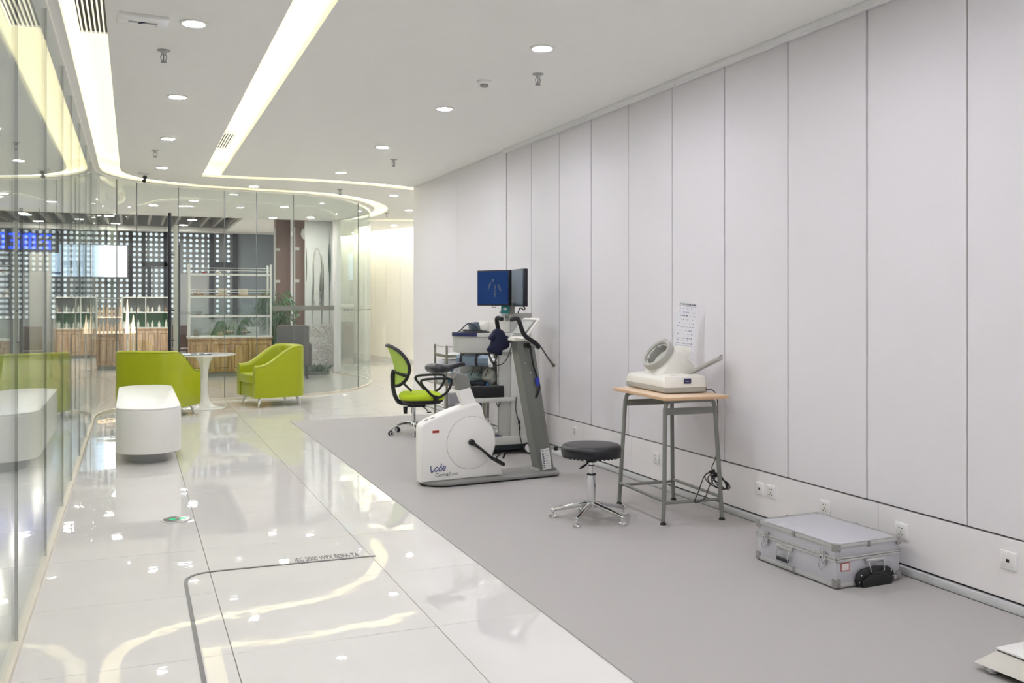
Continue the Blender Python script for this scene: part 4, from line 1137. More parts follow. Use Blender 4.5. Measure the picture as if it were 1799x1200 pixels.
# screens
def monitor(name, loc, heading, w, hgt_, label, lit):
    # heading = compass-like angle of the screen normal measured in the xy plane
    t = thing(name, label, 'monitor', loc, heading)
    # local +x is the screen normal
    MB().b2(-0.045, -0.002, -w / 2, w / 2, -hgt_ / 2, hgt_ / 2, 0.006).build('casing', mat('monitor_black', (20, 22, 34), rough=0.35), t)
    if lit:
        MB().b2(-0.003, 0.0008, -w / 2 + 0.013, w / 2 - 0.013, -hgt_ / 2 + 0.014, hgt_ / 2 - 0.012).build('screen', mat('screen_blue', (12, 28, 66), rough=0.2, emit=0.42, ecol=(14, 62, 122), var=0.25, scale=3), t, smooth=False)
        SP = emission('screen_picture', (150, 160, 170), 0.35)
        m = MB(); r_ = random.Random(5)
        for (y0, z0, y1, z1, n) in ((-0.02, 0.02, -0.02, -0.09, 12), (-0.06, 0.03, -0.09, -0.03, 9), (0.03, 0.05, 0.07, -0.03, 10), (0.0, 0.08, 0.0, 0.06, 4)):
            for k in range(n):
                f = k / max(1, n - 1)
                m.b2(0.0006, 0.0014, -(y0 + (y1 - y0) * f) + r_.uniform(-.008, .008), -(y0 + (y1 - y0) * f) + r_.uniform(.01, .02), z0 + (z1 - z0) * f, z0 + (z1 - z0) * f + 0.006)
        m.build('screen_image', SP, t, smooth=False)
        MB().tube([(-0.02, -0.02, -hgt_ / 2), (-0.02, -0.015, -hgt_ / 2 - 0.015), (-0.02, 0.02, -hgt_ / 2 - 0.015), (-0.02, 0.028, -hgt_ / 2)], 0.003, 6).build('handle_loop', BLACKP, t)
    else:
        MB().b2(-0.003, 0.0008, -w / 2 + 0.013, w / 2 - 0.013, -hgt_ / 2 + 0.014, hgt_ / 2 - 0.012).build('screen', mat('screen_glare', (92, 104, 122), rough=0.22, spec=0.9), t, smooth=False)  # grey-blue base colour carries the light reflected at a glancing angle
    return t
# heading: normal vector angle from +x
monitor('monitor', (3.235, 8.50, 1.613), R(180 + 30), 0.40, 0.345, 'lit dark blue computer monitor, left of the two on the trolley', True)
monitor('monitor', (3.425, 8.36, 1.613), R(180 - 3), 0.40, 0.36, 'monitor angled away, its screen tinted with reflected light, right of the two on the trolley', False)
sp_ = thing('speaker_box', 'small teal and grey box under the monitors', 'box', (3.38, 8.52, 1.366), R(-25))
MB().b2(-0.045, 0.035, -0.04, 0.05, 0, 0.105, 0.003).build('teal_carton', mat('teal_carton', (40, 140, 140), rough=0.5), sp_)
MB().b2(-0.025, 0.012, -0.0415, -0.04, 0.03, 0.055).build('carton_label', WHITEP, sp_, smooth=False)
MB().b2(0.035, 0.085, -0.035, 0.05, 0, 0.105, 0.003).build('grey_side', GREYM, sp_)
MB().tube(catmull([(3.47, 8.34, 1.45), (3.50, 8.33, 1.42), (3.49, 8.33, 1.40), (3.46, 8.35, 1.42), (3.45, 8.38, 1.37)], 5), 0.006, 8).build('monitor_cable', BLACKP, None)
tag(bpy.data.objects['monitor_cable'], 'black cable looping behind the right monitor', 'cable')

# ================================================================== steel rack behind the trolley
rk = thing('shelving_rack', 'narrow steel wire rack with white shelves behind the office chair', 'rack', (3.37, 10.35, 0.006))
RKM = mat('rack_steel', (150, 148, 138), rough=0.35, metal=0.5)
for (x, y) in ((0, 0), (0, 0.45), (0.46, 0), (0.46, 0.45)):
    MB().cyl((x, y, 0), (x, y, 0.965), 0.014, n=12).build('post', RKM, rk)
for z in (0.13, 0.52, 0.845):
    MB().b2(0, 0.46, 0, 0.45, z - 0.012, z + 0.002, 0.002).build('shelf', WHITEP, rk)
    MB().b2(-0.006, 0.506, -0.006, 0.006, z - 0.02, z + 0.015, 0.002).b2(-0.006, 0.006, -0.006, 0.456, z - 0.02, z + 0.015, 0.002).build('shelf_rim', RKM, rk)
for z in (0.95, 0.27, 0.62):
    MB().cyl((0, 0, z), (0.5, 0, z), 0.006, n=8).cyl((0, 0, z), (0, 0.45, z), 0.006, n=8).build('rail', RKM, rk)
b1 = MB().b2(3.32, 3.50, 10.42, 10.62, 0.615, 0.80, 0.004)
tag(MB().b2(3.34, 3.55, 10.40, 10.62, 0.53, 0.80, 0.004).build('carton', mat('white_carton', (196, 200, 206), rough=0.6), None), 'white carton on the middle rack shelf', 'box')
tag(MB().b2(3.57, 3.78, 10.42, 10.62, 0.53, 0.81, 0.004).build('carton', mat('pale_carton', (206, 208, 216), rough=0.6), None), 'pale carton right of the other on the middle rack shelf', 'box')
tag(MB().lathe([(0, 0), (0.075, 0), (0.082, 0.2), (0.078, 0.21), (0.0, 0.2)], 24).build('blue_bin', mat('petrol_blue', (52, 104, 132), rough=0.4), None, loc=(3.45, 10.32 - 0.2, 0.53 - 0.0)), 'petrol blue bin behind the chair armrest', 'bin')
bpy.data.objects['blue_bin'].location = (3.42, 10.47, 0.53)
gm = thing('grey_appliance', 'rounded grey appliance on the bottom rack shelf', 'appliance', (3.58, 10.50, 0.139))
MB().b2(-0.16, 0.18, -0.12, 0.14, 0, 0.26, 0.03).build('casing', mat('grey_lilac', (168, 168, 176), rough=0.5), gm)
MB().tube(catmull([(-0.1, -0.13, 0.05), (-0.06, -0.14, 0.1), (0.0, -0.135, 0.11), (-0.03, -0.135, 0.07), (0.04, -0.135, 0.05), (0.09, -0.13, 0.09)], 4), 0.008, 8).build('dark_handle', NAVYP, gm)
psx = thing('power_strip', 'white power strip lying at the foot of the wall', 'power strip', (3.80, 8.15, 0.006))
MB().b2(-0.03, 0.03, -0.16, 0.16, 0, 0.04, 0.006).build('body', WHITEP, psx)
MB().box((-0.01, 0.10, 0.055), (0.03, 0.04, 0.035), bevel=0.004).build('adapter', BLACKP, psx)

# ================================================================== lounge furniture
bn = thing('bench', 'long white round-ended bench on a recessed plinth by the glass', 'bench', (0.14, 0, 0))
def stadium(hw, y0_, y1_, n=18, k=1.0):
    pts = []
    for i in range(n + 1):
        a = PI * i / n; pts.append((hw * math.cos(a), y1_ + k * hw * math.sin(a)))
    for i in range(n + 1):
        a = PI + PI * i / n; pts.append((hw * math.cos(a), y0_ + k * hw * math.sin(a)))
    return pts
MB().prism(stadium(0.285, 9.36, 11.45), 0.10, 0.495, bevel=0.008).build('body', mat('bench_white', (226, 225, 220), rough=0.3, var=0.01), bn)
MB().prism(stadium(0.282, 9.36, 11.45), 0.495, 0.512, bevel=0.004).build('top', mat('bench_marble_top', (226, 226, 224), rough=0.32, var=0.03, scale=4), bn)
MB().prism(stadium(0.17, 9.40, 11.4), 0.0, 0.10, bevel=0.002).build('plinth', mat('plinth_grey', (150, 152, 152), rough=0.35), bn)

def armchair(loc, rz, label, group='lime green tub armchairs'):
    t = thing('armchair', label, 'armchair', loc, rz, group)
    # U-shaped shell, local front = +x
    path = catmull([(0.36, -0.37), (0.15, -0.375), (-0.08, -0.375), (-0.24, -0.35), (-0.335, -0.26), (-0.36, -0.12), (-0.365, 0.0), (-0.36, 0.12), (-0.335, 0.26), (-0.24, 0.35), (-0.08, 0.375), (0.15, 0.375), (0.36, 0.37)], 4)
    inn = offset(path, -0.105)
    mid = offset(path, -0.0525)
    # decide inward side
    if abs(inn[0][1]) > abs(path[0][1]):
        inn = offset(path, 0.105); mid = offset(path, 0.0525)
    def top(x, y):
        f = min(1, max(0, (0.30 - x) / 0.52))
        f = f * f * (3 - 2 * f)
        return 0.585 + 0.275 * f
    rows = []
    zb = 0.13
    n = len(path)
    def sec(i):
        o_, q_, m_ = path[i], inn[i], mid[i]
        h = top(*m_)
        L = lambda a, b, k: (a[0] + (b[0] - a[0]) * k, a[1] + (b[1] - a[1]) * k)
        return [(*L(o_, q_, 0.06), zb), (*o_, zb + 0.02), (*o_, 0.3), (*L(o_, q_, 0.0), h - 0.05), (*L(o_, q_, 0.08), h - 0.018), (*L(o_, q_, 0.28), h - 0.002), (*L(o_, q_, 0.6), h), (*L(o_, q_, 0.9), h - 0.016), (*q_, h - 0.05), (*q_, 0.40), (*q_, zb)]
    for i in range(n):
        rows.append(sec(i))
    m = MB(); m.grid(rows, close_u=True, cap0=True, cap1=True)
    m.build('shell', LIME, t, ang=60)
    MB().b2(-0.28, 0.345, -0.266, 0.266, 0.13, 0.33, 0.012).build('seat_base', LIME, t)
    MB().b2(-0.27, 0.375, -0.266, 0.266, 0.325, 0.455, 0.03).build('seat_cushion', LIME, t)
    m = MB()
    m.tube([(p[0], p[1], top(*p) - 0.02) for p in offset(path, 0.004 if abs(path[0][1]) > 0 else 0)], 0.0035, 6)
    m.build('piping', LIME, t)
    for (x, y) in ((0.27, -0.29), (0.27, 0.29), (-0.25, -0.25), (-0.25, 0.25)):
        MB().cyl((x * 1.12, y * 1.12, 0.0), (x, y, 0.135), 0.011, 0.026, n=14).build('leg', CHROME, t)
    return t
a_r = armchair((1.88, 13.90, 0), R(192), 'lime green tub armchair right of the white table, seen from its side')
a_l = armchair((0.28, 12.98, 0), R(62), 'lime green tub armchair left of the white table, seen from behind')

a_r.scale = (1.08, 1.08, 1.0); a_l.scale = (1.13, 1.13, 1.0)
tb = thing('pedestal_table', 'round white pedestal table with trumpet foot between the lime armchairs', 'table', (0.93, 13.72, 0))
MB().lathe([(0, 0.0), (0.30, 0.0), (0.305, 0.006), (0.29, 0.012), (0.20, 0.022), (0.11, 0.05), (0.07, 0.10), (0.052, 0.2), (0.047, 0.35), (0.052, 0.5), (0.072, 0.62), (0.11, 0.7), (0.15, 0.725), (0, 0.726)], 48).build('pedestal', CHAIRW, tb, ang=60)
MB().lathe([(0, 0.722), (0.39, 0.728), (0.415, 0.738), (0.42, 0.746), (0.415, 0.75), (0, 0.75)], 64).build('tabletop', CHAIRW, tb)
mg = thing('magazine', 'open dark-edged brochure lying on the round white table', 'magazine', (0.78, 13.62, 0.751), R(8))
MB().b2(-0.22, 0.0, -0.14, 0.14, 0, 0.006, 0.002).b2(0.0, 0.2, -0.14, 0.14, 0, 0.005, 0.002).build('pages', mat('paper', (196, 200, 206), rough=0.5), mg)
MB().b2(-0.23, 0.21, -0.15, -0.12, 0.0, 0.009, 0.001).build('dark_cover', NAVYP, mg)
MB().b2(-0.03, 0.05, 0.02, 0.06, 0.006, 0.012, 0.001).b2(0.08, 0.14, -0.02, 0.01, 0.006, 0.011).build('pen', BLACKP, mg)

# ================================================================== floor marks
es = thing('exit_floor_light', 'round green glowing emergency exit disc set in the tiles', 'floor light', (0.275, 6.76, 0.001))
MB().lathe([(0, 0), (0.098, 0), (0.098, 0.003), (0.09, 0.0045), (0, 0.0045)], 40).build('rim', STEEL, es)
MB().lathe([(0, 0.004), (0.085, 0.004), (0.085, 0.0052), (0, 0.0052)], 36).build('dark_glass', mat('smoked_disc', (58, 62, 64), rough=0.15), es)
GRE = emission('exit_green', (70, 226, 150), 0.95)
m = MB()
m.prism([(-0.05, 0.0), (-0.02, 0.028), (-0.02, 0.012), (0.0, 0.012), (0.0, -0.012), (-0.02, -0.012), (-0.02, -0.028)], 0.0052, 0.006)
m.build('arrow', GRE, es, smooth=False)
m = MB()
m.prism([(0.035, 0.03), (0.045, 0.036), (0.055, 0.03), (0.045, 0.022)], 0.0052, 0.006)
m.prism([(0.02, 0.008), (0.04, 0.02), (0.06, 0.014), (0.072, 0.022), (0.074, 0.012), (0.06, 0.002), (0.05, -0.002), (0.066, -0.024), (0.056, -0.028), (0.042, -0.01), (0.026, -0.026), (0.016, -0.02), (0.034, 0.0)], 0.0052, 0.006)
m.build('running_figure', GRE, es, smooth=False)
lc = [(0.250, -1.0), (0.256, 2.0), (0.260, 5.20), (0.268, 5.28), (0.295, 5.335), (0.345, 5.372), (0.42, 5.385), (0.55, 5.386), (1.31, 5.362)]
lp_ = [lc[0], lc[1]] + catmull(lc[2:8], 5) + [lc[8]]
fl = sweep('floor_line', lp_, [(-0.009, 0.0), (0.009, 0.0), (0.009, 0.0035), (-0.009, 0.0035)], mat('dark_inlay', (92, 90, 88), rough=0.4), None)
tag(fl, 'thin dark grey inlaid line curving across the white tiles', 'floor line')
ft = text('IEC 2000 WPX BEIFA-TA', 'floor_lettering', mat('floor_print', (90, 88, 86), rough=0.6), None, 0.115, (0.86, 5.41, 0.001), (0, 0, R(-2)), sx=0.30, ex=0.0006)
tag(ft, 'small dark lettering printed along the curved floor line', 'lettering')

# ================================================================== cafe behind the glass
GREYW = mat('cafe_grey_wall', (150, 154, 156), rough=0.6)
BLUEG = mat('blue_grey_wall', (120, 132, 140), rough=0.5)
PERF = mat('perforated_screen_grey', (120, 126, 130), rough=0.6)
DARKF = mat('dark_window_frame', (36, 42, 52), rough=0.5)
YB = 27.95
wc = sempty('wall_cafe_back')
MB().b2(-6.5, 4.1, YB, YB + 0.15, 0, 1.0).build('lower_wall', GREYW, wc, smooth=False)
MB().b2(-6.5, 4.1, YB, YB + 0.15, 3.42, 4.2).build('upper_wall', GREYW, wc, smooth=False)
MB().b2(1.12, 2.10, YB, YB + 0.15, 1.0, 2.27).build('grey_panel', GREYW, wc, smooth=False)
MB().b2(2.70, 4.1, YB, YB + 0.15, 1.0, 3.42).build('blue_panel', BLUEG, wc, smooth=False)
def perforated(x0, x1, z0, z1, px_=0.152, pz_=0.143, r=0.046, name='perforated_panel'):
    nx = max(1, round((x1 - x0) / px_)); nz = max(1, round((z1 - z0) / pz_))
    dx = (x1 - x0) / nx; dz = (z1 - z0) / nz
    V = []; F = []
    n = 8
    for i in range(nx):
        for j in range(nz):
            cx = x0 + dx * (i + 0.5); cz = z0 + dz * (j + 0.5)
            b = len(V)
            for q in range(n):
                a = 2 * PI * (q + 0.5) / n
                sq = 1 / max(abs(math.cos(a)), abs(math.sin(a)))
                V.append((cx + dx / 2 * math.cos(a) * sq, YB, cz + dz / 2 * math.sin(a) * sq))
            for q in range(n):
                a = 2 * PI * (q + 0.5) / n
                V.append((cx + r * math.cos(a), YB, cz + r * math.sin(a)))
            for q in range(n):
                V.append((V[b + n + q][0], YB + 0.03, V[b + n + q][2]))
            for q in range(n):
                k = (q + 1) % n
                F.append((b + q, b + k, b + n + k, b + n + q)); F.append((b + n + q, b + n + k, b + 2 * n + k, b + 2 * n + q))
            for q in (0, 2, 4, 6):
                pass
            # corners of the cell
            for (sx, sy, q) in ((1, 1, 0), (-1, 1, 2), (-1, -1, 4), (1, -1, 6)):
                c = len(V); V.append((cx + sx * dx / 2, YB, cz + sy * dz / 2)); F.append((b + q, c, b + q + 1))
    return fmesh(name, V, F, PERF, wc)
perforated(-6.3, -3.3, 1.0, 3.42)
perforated(-3.3, -0.05, 1.0, 3.42)
perforated(-0.02, 1.12, 1.0, 3.42)
perforated(1.12, 2.10, 2.27, 3.42)
perforated(2.10, 2.70, 1.0, 3.42, px_=0.3)
MB().b2(-6.5, 4.1, YB + 0.9, YB + 1.0, -0.1, 0.9).build('outer_parapet', GREYW, wc, smooth=False)
wn = struct(bpy.data.objects.new('window_1', None)); COL.objects.link(wn)
for (x0, x1, z0, z1) in ((-0.10, 0.0, 1.0, 3.42), (0.26, 0.34, 1.0, 3.42), (0.82, 0.96, 1.0, 3.42), (0.26, 0.96, 2.46, 2.58), (0.40, 0.48, 1.0, 2.46)):
    MB().b2(x0, x1, YB - 0.08, YB - 0.02, z0, z1).build('frame_bar', DARKF, wn, smooth=False)
wn = struct(bpy.data.objects.new('window_2', None)); COL.objects.link(wn)
for (x0, x1, z0, z1) in ((2.02, 2.14, 1.0, 3.42), (2.66, 2.80, 1.0, 3.42), (2.14, 2.66, 2.42, 2.6)):
    MB().b2(x0, x1, YB - 0.08, YB - 0.02, z0, z1).build('frame_bar', DARKF, wn, smooth=False)
# partition walls
struct(MB().b2(3.94, 4.02, 19.45, 28.1, 0, 4.2).build('wall_partition', WALL, smooth=False))
fw = sempty('wall_corridor_end')
MB().b2(4.02, 5.5, 24.5, 24.6, 0, H + 0.3).build('core', GREYW, fw, smooth=False)
MB().b2(4.05, 5.4, 24.47, 24.5, 1.42, 3.1).build('upper_panel', mat('pale_grey_panel', (196, 200, 202), rough=0.3), fw, smooth=False)
MB().b2(4.02, 5.45, 24.46, 24.5, 1.34, 1.42).b2(4.02, 5.45, 24.46, 24.5, 3.1, 3.2).build('rail', WALL, fw, smooth=False)
MB().b2(4.05, 5.4, 24.47, 24.5, 0.95, 1.34).build('middle_panel', mat('mid_grey_panel', (200, 201, 202), rough=0.4), fw, smooth=False)
MB().b2(4.05, 5.4, 24.47, 24.5, 0.12, 0.95).build('lower_panel', mat('lower_grey_panel', (156, 157, 158), rough=0.4), fw, smooth=False)
struct(MB().b2(3.86, 4.0, 19.36, 19.5, 0, H, 0.004).build('trim_3', WALL))
# open ceiling with hanging baffles
OC = mat('open_ceiling_grey', (92, 94, 98), rough=0.9)
struct(MB().b2(-6.6, 4.1, 19.68, 28.3, 4.05, 4.2).build('ceiling_cafe', OC, smooth=False))
struct(MB().b2(-6.6, 4.1, 19.66, 19.72, H - 0.0, 4.1).build('trim_4', CEIL, smooth=False))
struct(MB().b2(-6.5, 3.94, 26.9, 27.3, 3.38, 3.5).build('trim_5', mat('beam_white', (214, 214, 212), rough=0.6), smooth=False))
struct(MB().b2(2.4, 3.94, 19.72, 27.9, 3.42, 3.5).build('trim_6', CEIL, smooth=False))
bf = sempty('ceiling_baffles')
BAF = mat('grey_wood_baffle', (150, 146, 140), rough=0.7)
src = None
for k in range(27):
    x = -6.2 + 0.33 * k
    if src is None:
        src = MB().b2(-0.03, 0.03, 19.75, 26.88, 0, 0.15).build('baffle', BAF, bf, smooth=False); src.location = (x, 0, 3.52)
    else:
        inst(src, 'baffle', bf, (x, 0, 3.52))
GLOWC = emission('cafe_downlight_glow', (255, 248, 236), CAFE_LIGHT)
cl = [(1.37, 24.4), (1.20, 22.6), (1.25, 26.2), (-0.3, 21.5), (-0.5, 24.0), (-0.4, 26.3), (-2.2, 21.5), (-2.3, 24.0), (-2.2, 26.3), (-4.2, 22.0), (-4.3, 25.5), (0.4, 23.2), (-1.3, 22.8), (-1.2, 25.2)]
for i, (x, y) in enumerate(cl):
    downlight(x, y, 'round lamp among the cafe ceiling baffles, %s one counted from the front' % ['tenth', 'sixth', 'thirteenth', 'second', 'ninth', 'twelfth', 'first', 'eighth', 'fourteenth', 'third', 'eleventh', 'seventh', 'fifth', 'fourth'][i], 'cafe ceiling lamps', z=3.50, r=0.10, m=GLOWC)
for i, (x, y, l) in enumerate(((2.505, 17.0, 'round cafe downlight above the display case, in the white ceiling'), (0.34, 17.55, 'round cafe downlight left of the others in the white ceiling'), (0.95, 16.5, 'small downlight behind the glass door in the white cafe ceiling'),
        (2.62, 19.3, 'small cafe downlight near the brown columns'), (3.3, 18.9, 'small cafe downlight above the reed wall'))):
    downlight(x, y, l, 'cafe white-ceiling downlights', r=0.07, m=GLOWC)
for i, (x, y) in enumerate(((-2.0, 17.0), (-4.0, 17.0), (-2.0, 12.5), (-4.5, 12.5), (-2.0, 8.0), (-4.5, 8.0), (-2.0, 3.0), (-4.5, 3.0), (-2.5, -2))):
    downlight(x, y, 'dim side room downlight behind the left glass, %s from the back' % ['first', 'second', 'third', 'fourth', 'fifth', 'sixth', 'seventh', 'eighth', 'ninth'][i], 'side room downlights', r=0.08, m=GLOWC)

# entrance door furniture on the glass
dr = struct(bpy.data.objects.new('door_1', None)); COL.objects.link(dr)
DKM = mat('dark_handle_steel', (70, 72, 76), rough=0.3, metal=0.8)
h1 = MB().cyl((0.50, 14.40, 0.57), (0.50, 14.40, 2.76), 0.022, n=14).build('door_handle', DKM, dr)
MB().cyl((0.50, 14.40, 2.16), (0.56, 14.48, 2.16), 0.011, n=8).cyl((0.50, 14.40, 0.92), (0.56, 14.48, 0.92), 0.011, n=8).cyl((0.50, 14.40, 1.35), (0.56, 14.48, 1.35), 0.011, n=8).build('standoff', DKM, h1)
MB().cyl((0.635, 14.62, 0.56), (0.635, 14.62, 2.32), 0.018, n=12).build('door_handle', DKM, dr)
MB().b2(0.555, 0.615, 14.56, 14.6, 0.03, 2.6, 0.004).build('door_stile', RAIL, dr)
# lettering on the glass
FP = mat('film_print', (84, 88, 92), rough=0.5)
gt = text('MING NAN-RAW', 'glass_lettering', FP, None, 0.065, (0.94, 14.60, 1.29), (R(90), 0, R(8 + 180)), sx=0.72, ex=0.0005)
gt.location = (0.96, 14.615, 1.29)
tag(gt, 'row of small dark letters on the glass near the door handles', 'lettering')
gt = text('TING MIN YAN', 'glass_lettering', FP, None, 0.06, (3.20, 15.28, 1.325), (R(90), 0, R(38)), sx=0.6, ex=0.0005)
tag(gt, 'row of small dark letters on the curved glass beside the white post', 'lettering')
ln = [p for p in offset(glass_path, 0.012) if p[1] > 15.6 and p[0] > 3.3 and p[1] < 17.4]
o = sweep('glass_line', ln, [(0, 1.335), (0.002, 1.335), (0.002, 1.345), (0, 1.345)], FP)
tag(o, 'thin dark line along the bend of the curved glass', 'line')
o = MB().b2(2.62, 3.86, 19.33, 19.345, 1.30, 1.40).build('privacy_band', mat('band_grey', (128, 128, 122), rough=0.5), None, smooth=False)
tag(o, 'flat grey band crossing in front of the reed wall', 'band')

# cabinets
OAK = wood_mat('limed_oak', (150, 122, 96), (188, 162, 134), rough=0.55, axis='Z')
OAK2 = wood_mat('warm_oak', (140, 110, 72), (186, 156, 112), rough=0.55, axis='Z')
def cabinet(x0, x1, y0, h_, nd, wood, label, group=None, depth=0.55):
    t = thing('cabinet', label, 'cabinet', ((x0 + x1) / 2, y0, 0), 0, group)
    w = x1 - x0
    MB().b2(-w / 2, w / 2, 0, depth, 0.09, h_ - 0.03, 0.003).build('body', wood, t)
    MB().b2(-w / 2 + 0.02, w / 2 - 0.02, 0.03, depth, 0, 0.09).build('plinth', GREYM, t, smooth=False)
    MB().b2(-w / 2 - 0.02, w / 2 + 0.02, -0.02, depth, h_ - 0.03, h_, 0.004).build('countertop', wood, t)
    dw = w / nd
    for k in range(nd):
        a = -w / 2 + dw * k + 0.015; b = a + dw - 0.03
        d = MB().b2(a, b, -0.02, 0.0, 0.12, h_ - 0.07, 0.003).build('door', wood, t)
        MB().b2(a + 0.06, b - 0.06, -0.026, -0.019, 0.19, h_ - 0.14, 0.004).build('raised_panel', wood, d)
        m = MB()
        for (p, q, r_, s_) in ((a + 0.045, b - 0.045, 0.175, 0.185), (a + 0.045, b - 0.045, h_ - 0.135, h_ - 0.125), (a + 0.045, a + 0.055, 0.175, h_ - 0.125), (b - 0.055, b - 0.045, 0.175, h_ - 0.125)):
            m.b2(p, q, -0.0225, -0.019, r_, s_)
        m.build('moulding', mat('dark_oak_line', (108, 84, 56), rough=0.6), d, smooth=False)
        MB().ball((b - 0.03, -0.028, h_ * 0.6), 0.012, u=8, v=6).build('knob', STEEL, d)
    return t
cabinet(1.03, 2.60, 19.3, 0.76, 4, OAK2, 'warm oak base cabinet under the glass display case')
cabinet(-1.88, -0.86, 26.6, 0.77, 3, OAK, 'pale oak cabinet at the back, left of the glowing counter')
cabinet(-0.28, 0.92, 26.6, 0.77, 4, OAK, 'pale oak cabinet at the back, right of the glowing counter')
cabinet(-0.72, -0.19, 22.0, 0.78, 2, OAK, 'narrow pale oak counter in the middle of the cafe with warm lit bottles')
# glass display case
SHW = mat('case_white_frame', (214, 216, 212), rough=0.4)
dc = thing('display_case', 'white framed glass display case on the warm oak cabinet', 'display case', (1.03, 19.32, 0.762))
for (x, y) in ((0, 0), (1.55, 0), (0, 0.48), (1.55, 0.48)):
    MB().b2(x - 0.018, x + 0.018, y - 0.018, y + 0.018, 0.02, 1.46).build('post', SHW, dc, smooth=False)
MB().b2(-0.03, 1.58, -0.03, 0.5, 0.0, 0.035, 0.003).build('base', SHW, dc)
for z in (0.42, 0.80, 1.24):
    MB().b2(0, 1.55, 0, 0.48, z, z + 0.018).b2(-0.0, 1.55, -0.012, 0.0, z - 0.01, z + 0.03).build('shelf', SHW, dc, smooth=False)
MB().b2(0, 1.55, 0.02, 0.46, 0.83, 0.845).build('wood_shelf_board', OAK2, dc, smooth=False)
for z in (0.90, 0.95, 1.33, 1.38):
    MB().cyl((0, 0, z), (1.55, 0, z), 0.006, n=6).build('guard_rail', SHW, dc)
MB().b2(0.02, 1.53, -0.004, 0.0, 0.05, 0.40).build('glass_pane', GLASS2, dc, smooth=False)
MB().b2(0.02, 1.53, -0.004, 0.0, 0.44, 0.78).build('glass_pane', GLASS2, dc, smooth=False)
MB().b2(0.02, 1.53, 0.46, 0.465, 0.05, 0.6).build('back_pane', GLASS2, dc, smooth=False)
# things in the case
def shell(x, y, z, s, label):
    t = thing('striped_basket', label, 'basket', (x, y, z), 0, 'striped shell baskets in the display case')
    cols = (mat('shell_white', (226, 218, 200), rough=0.5), mat('shell_brown', (112, 92, 74), rough=0.5))
    for k in range(9):
        a0 = PI * k / 9; a1 = PI * (k + 1) / 9
        m = MB()
        m.grid([[(s * math.cos(a) * math.cos(b), -0.5 * s * math.sin(b) * 0.9, s * 0.7 * math.sin(a) * math.cos(b) + 0.0) for a in (a0, (a0 + a1) / 2, a1)] for b in (0, 0.5, 1.0, 1.4)])
        m.build('segment', cols[k % 2], t)
    MB().b2(-s, s, -s * 0.4, s * 0.2, -0.01, 0.012).build('base', cols[1], t)
shell(1.21, 19.50, 0.762 + 0.86, 0.10, 'striped shell basket on the upper left of the case')
shell(1.80, 19.50, 0.762 + 0.10, 0.09, 'striped shell basket on the floor of the case, middle')
shell(2.12, 19.50, 0.762 + 0.10, 0.09, 'striped shell basket on the floor of the case, right')
for (x, s, l) in ((1.66, 'MOJITO', 'pale lettered carton in the upper shelf, left one'), (2.06, 'Bobbin', 'pale lettered carton in the upper shelf, right one')):
    t = thing('lettered_carton', l, 'carton', (x, 19.45, 0.762 + 0.846), 0, 'pale cartons on the case shelf')
    MB().b2(-0.085, 0.085, -0.05, 0.05, 0, 0.13, 0.003).build('box', mat('cream_carton', (214, 204, 184), rough=0.6), t)
    text(s, 'carton_lettering', mat('brown_ink', (96, 80, 66), rough=0.6), t, 0.035, (0, -0.052, 0.05), (R(90), 0, 0), 'CENTER', sx=0.9)
for (x, z, s, c, nm, l) in ((1.32, 1.26, (0.05, 0.04, 0.05), (140, 40, 48), 'red_tin', 'small dark red tin on top of the display case'), (1.58, 1.26, (0.06, 0.04, 0.055), (206, 198, 180), 'cream_tin', 'small cream tin on top of the display case'),
                            (1.22, 0.44, (0.05, 0.04, 0.03), (150, 84, 66), 'red_bowl', 'small reddish bowl on the lower case shelf'), (1.38, 0.44, (0.05, 0.04, 0.035), (120, 120, 124), 'grey_bowl', 'small grey bowl on the lower case shelf'),
                            (1.95, 0.44, (0.13, 0.05, 0.02), (110, 108, 100), 'grey_tray', 'flat grey tray on the lower case shelf')):
    o = MB().lathe([(0, 0), (0.7, 0), (1.0, 0.9), (0.85, 1.0), (0.7, 0.4), (0, 0.35)], 20).build(nm, mat(nm + '_m', c, rough=0.5), None, loc=(x, 19.5, 0.762 + z))
    o.scale = (s[0], s[1], s[2]); tag(o, l, 'tin' if 'tin' in nm else ('bowl' if 'bowl' in nm else 'tray'))
for (x, w, h_, c, l) in ((1.62, 0.06, 0.07, (170, 160, 130), 'framed picture card on the floor of the display case'), (2.26, 0.12, 0.17, (204, 208, 208), 'white carton at the right end inside the display case'), (1.17, 0.05, 0.13, (150, 140, 134), 'brownish bottle box at the left end inside the display case')):
    o = MB().b2(-w, w, -0.04, 0.04, 0, h_, 0.004).build('boxed_item', mat('boxed_%d' % int(x * 100), c, rough=0.6), None, loc=(x, 19.52, 0.762 + 0.037)); tag(o, l, 'box')
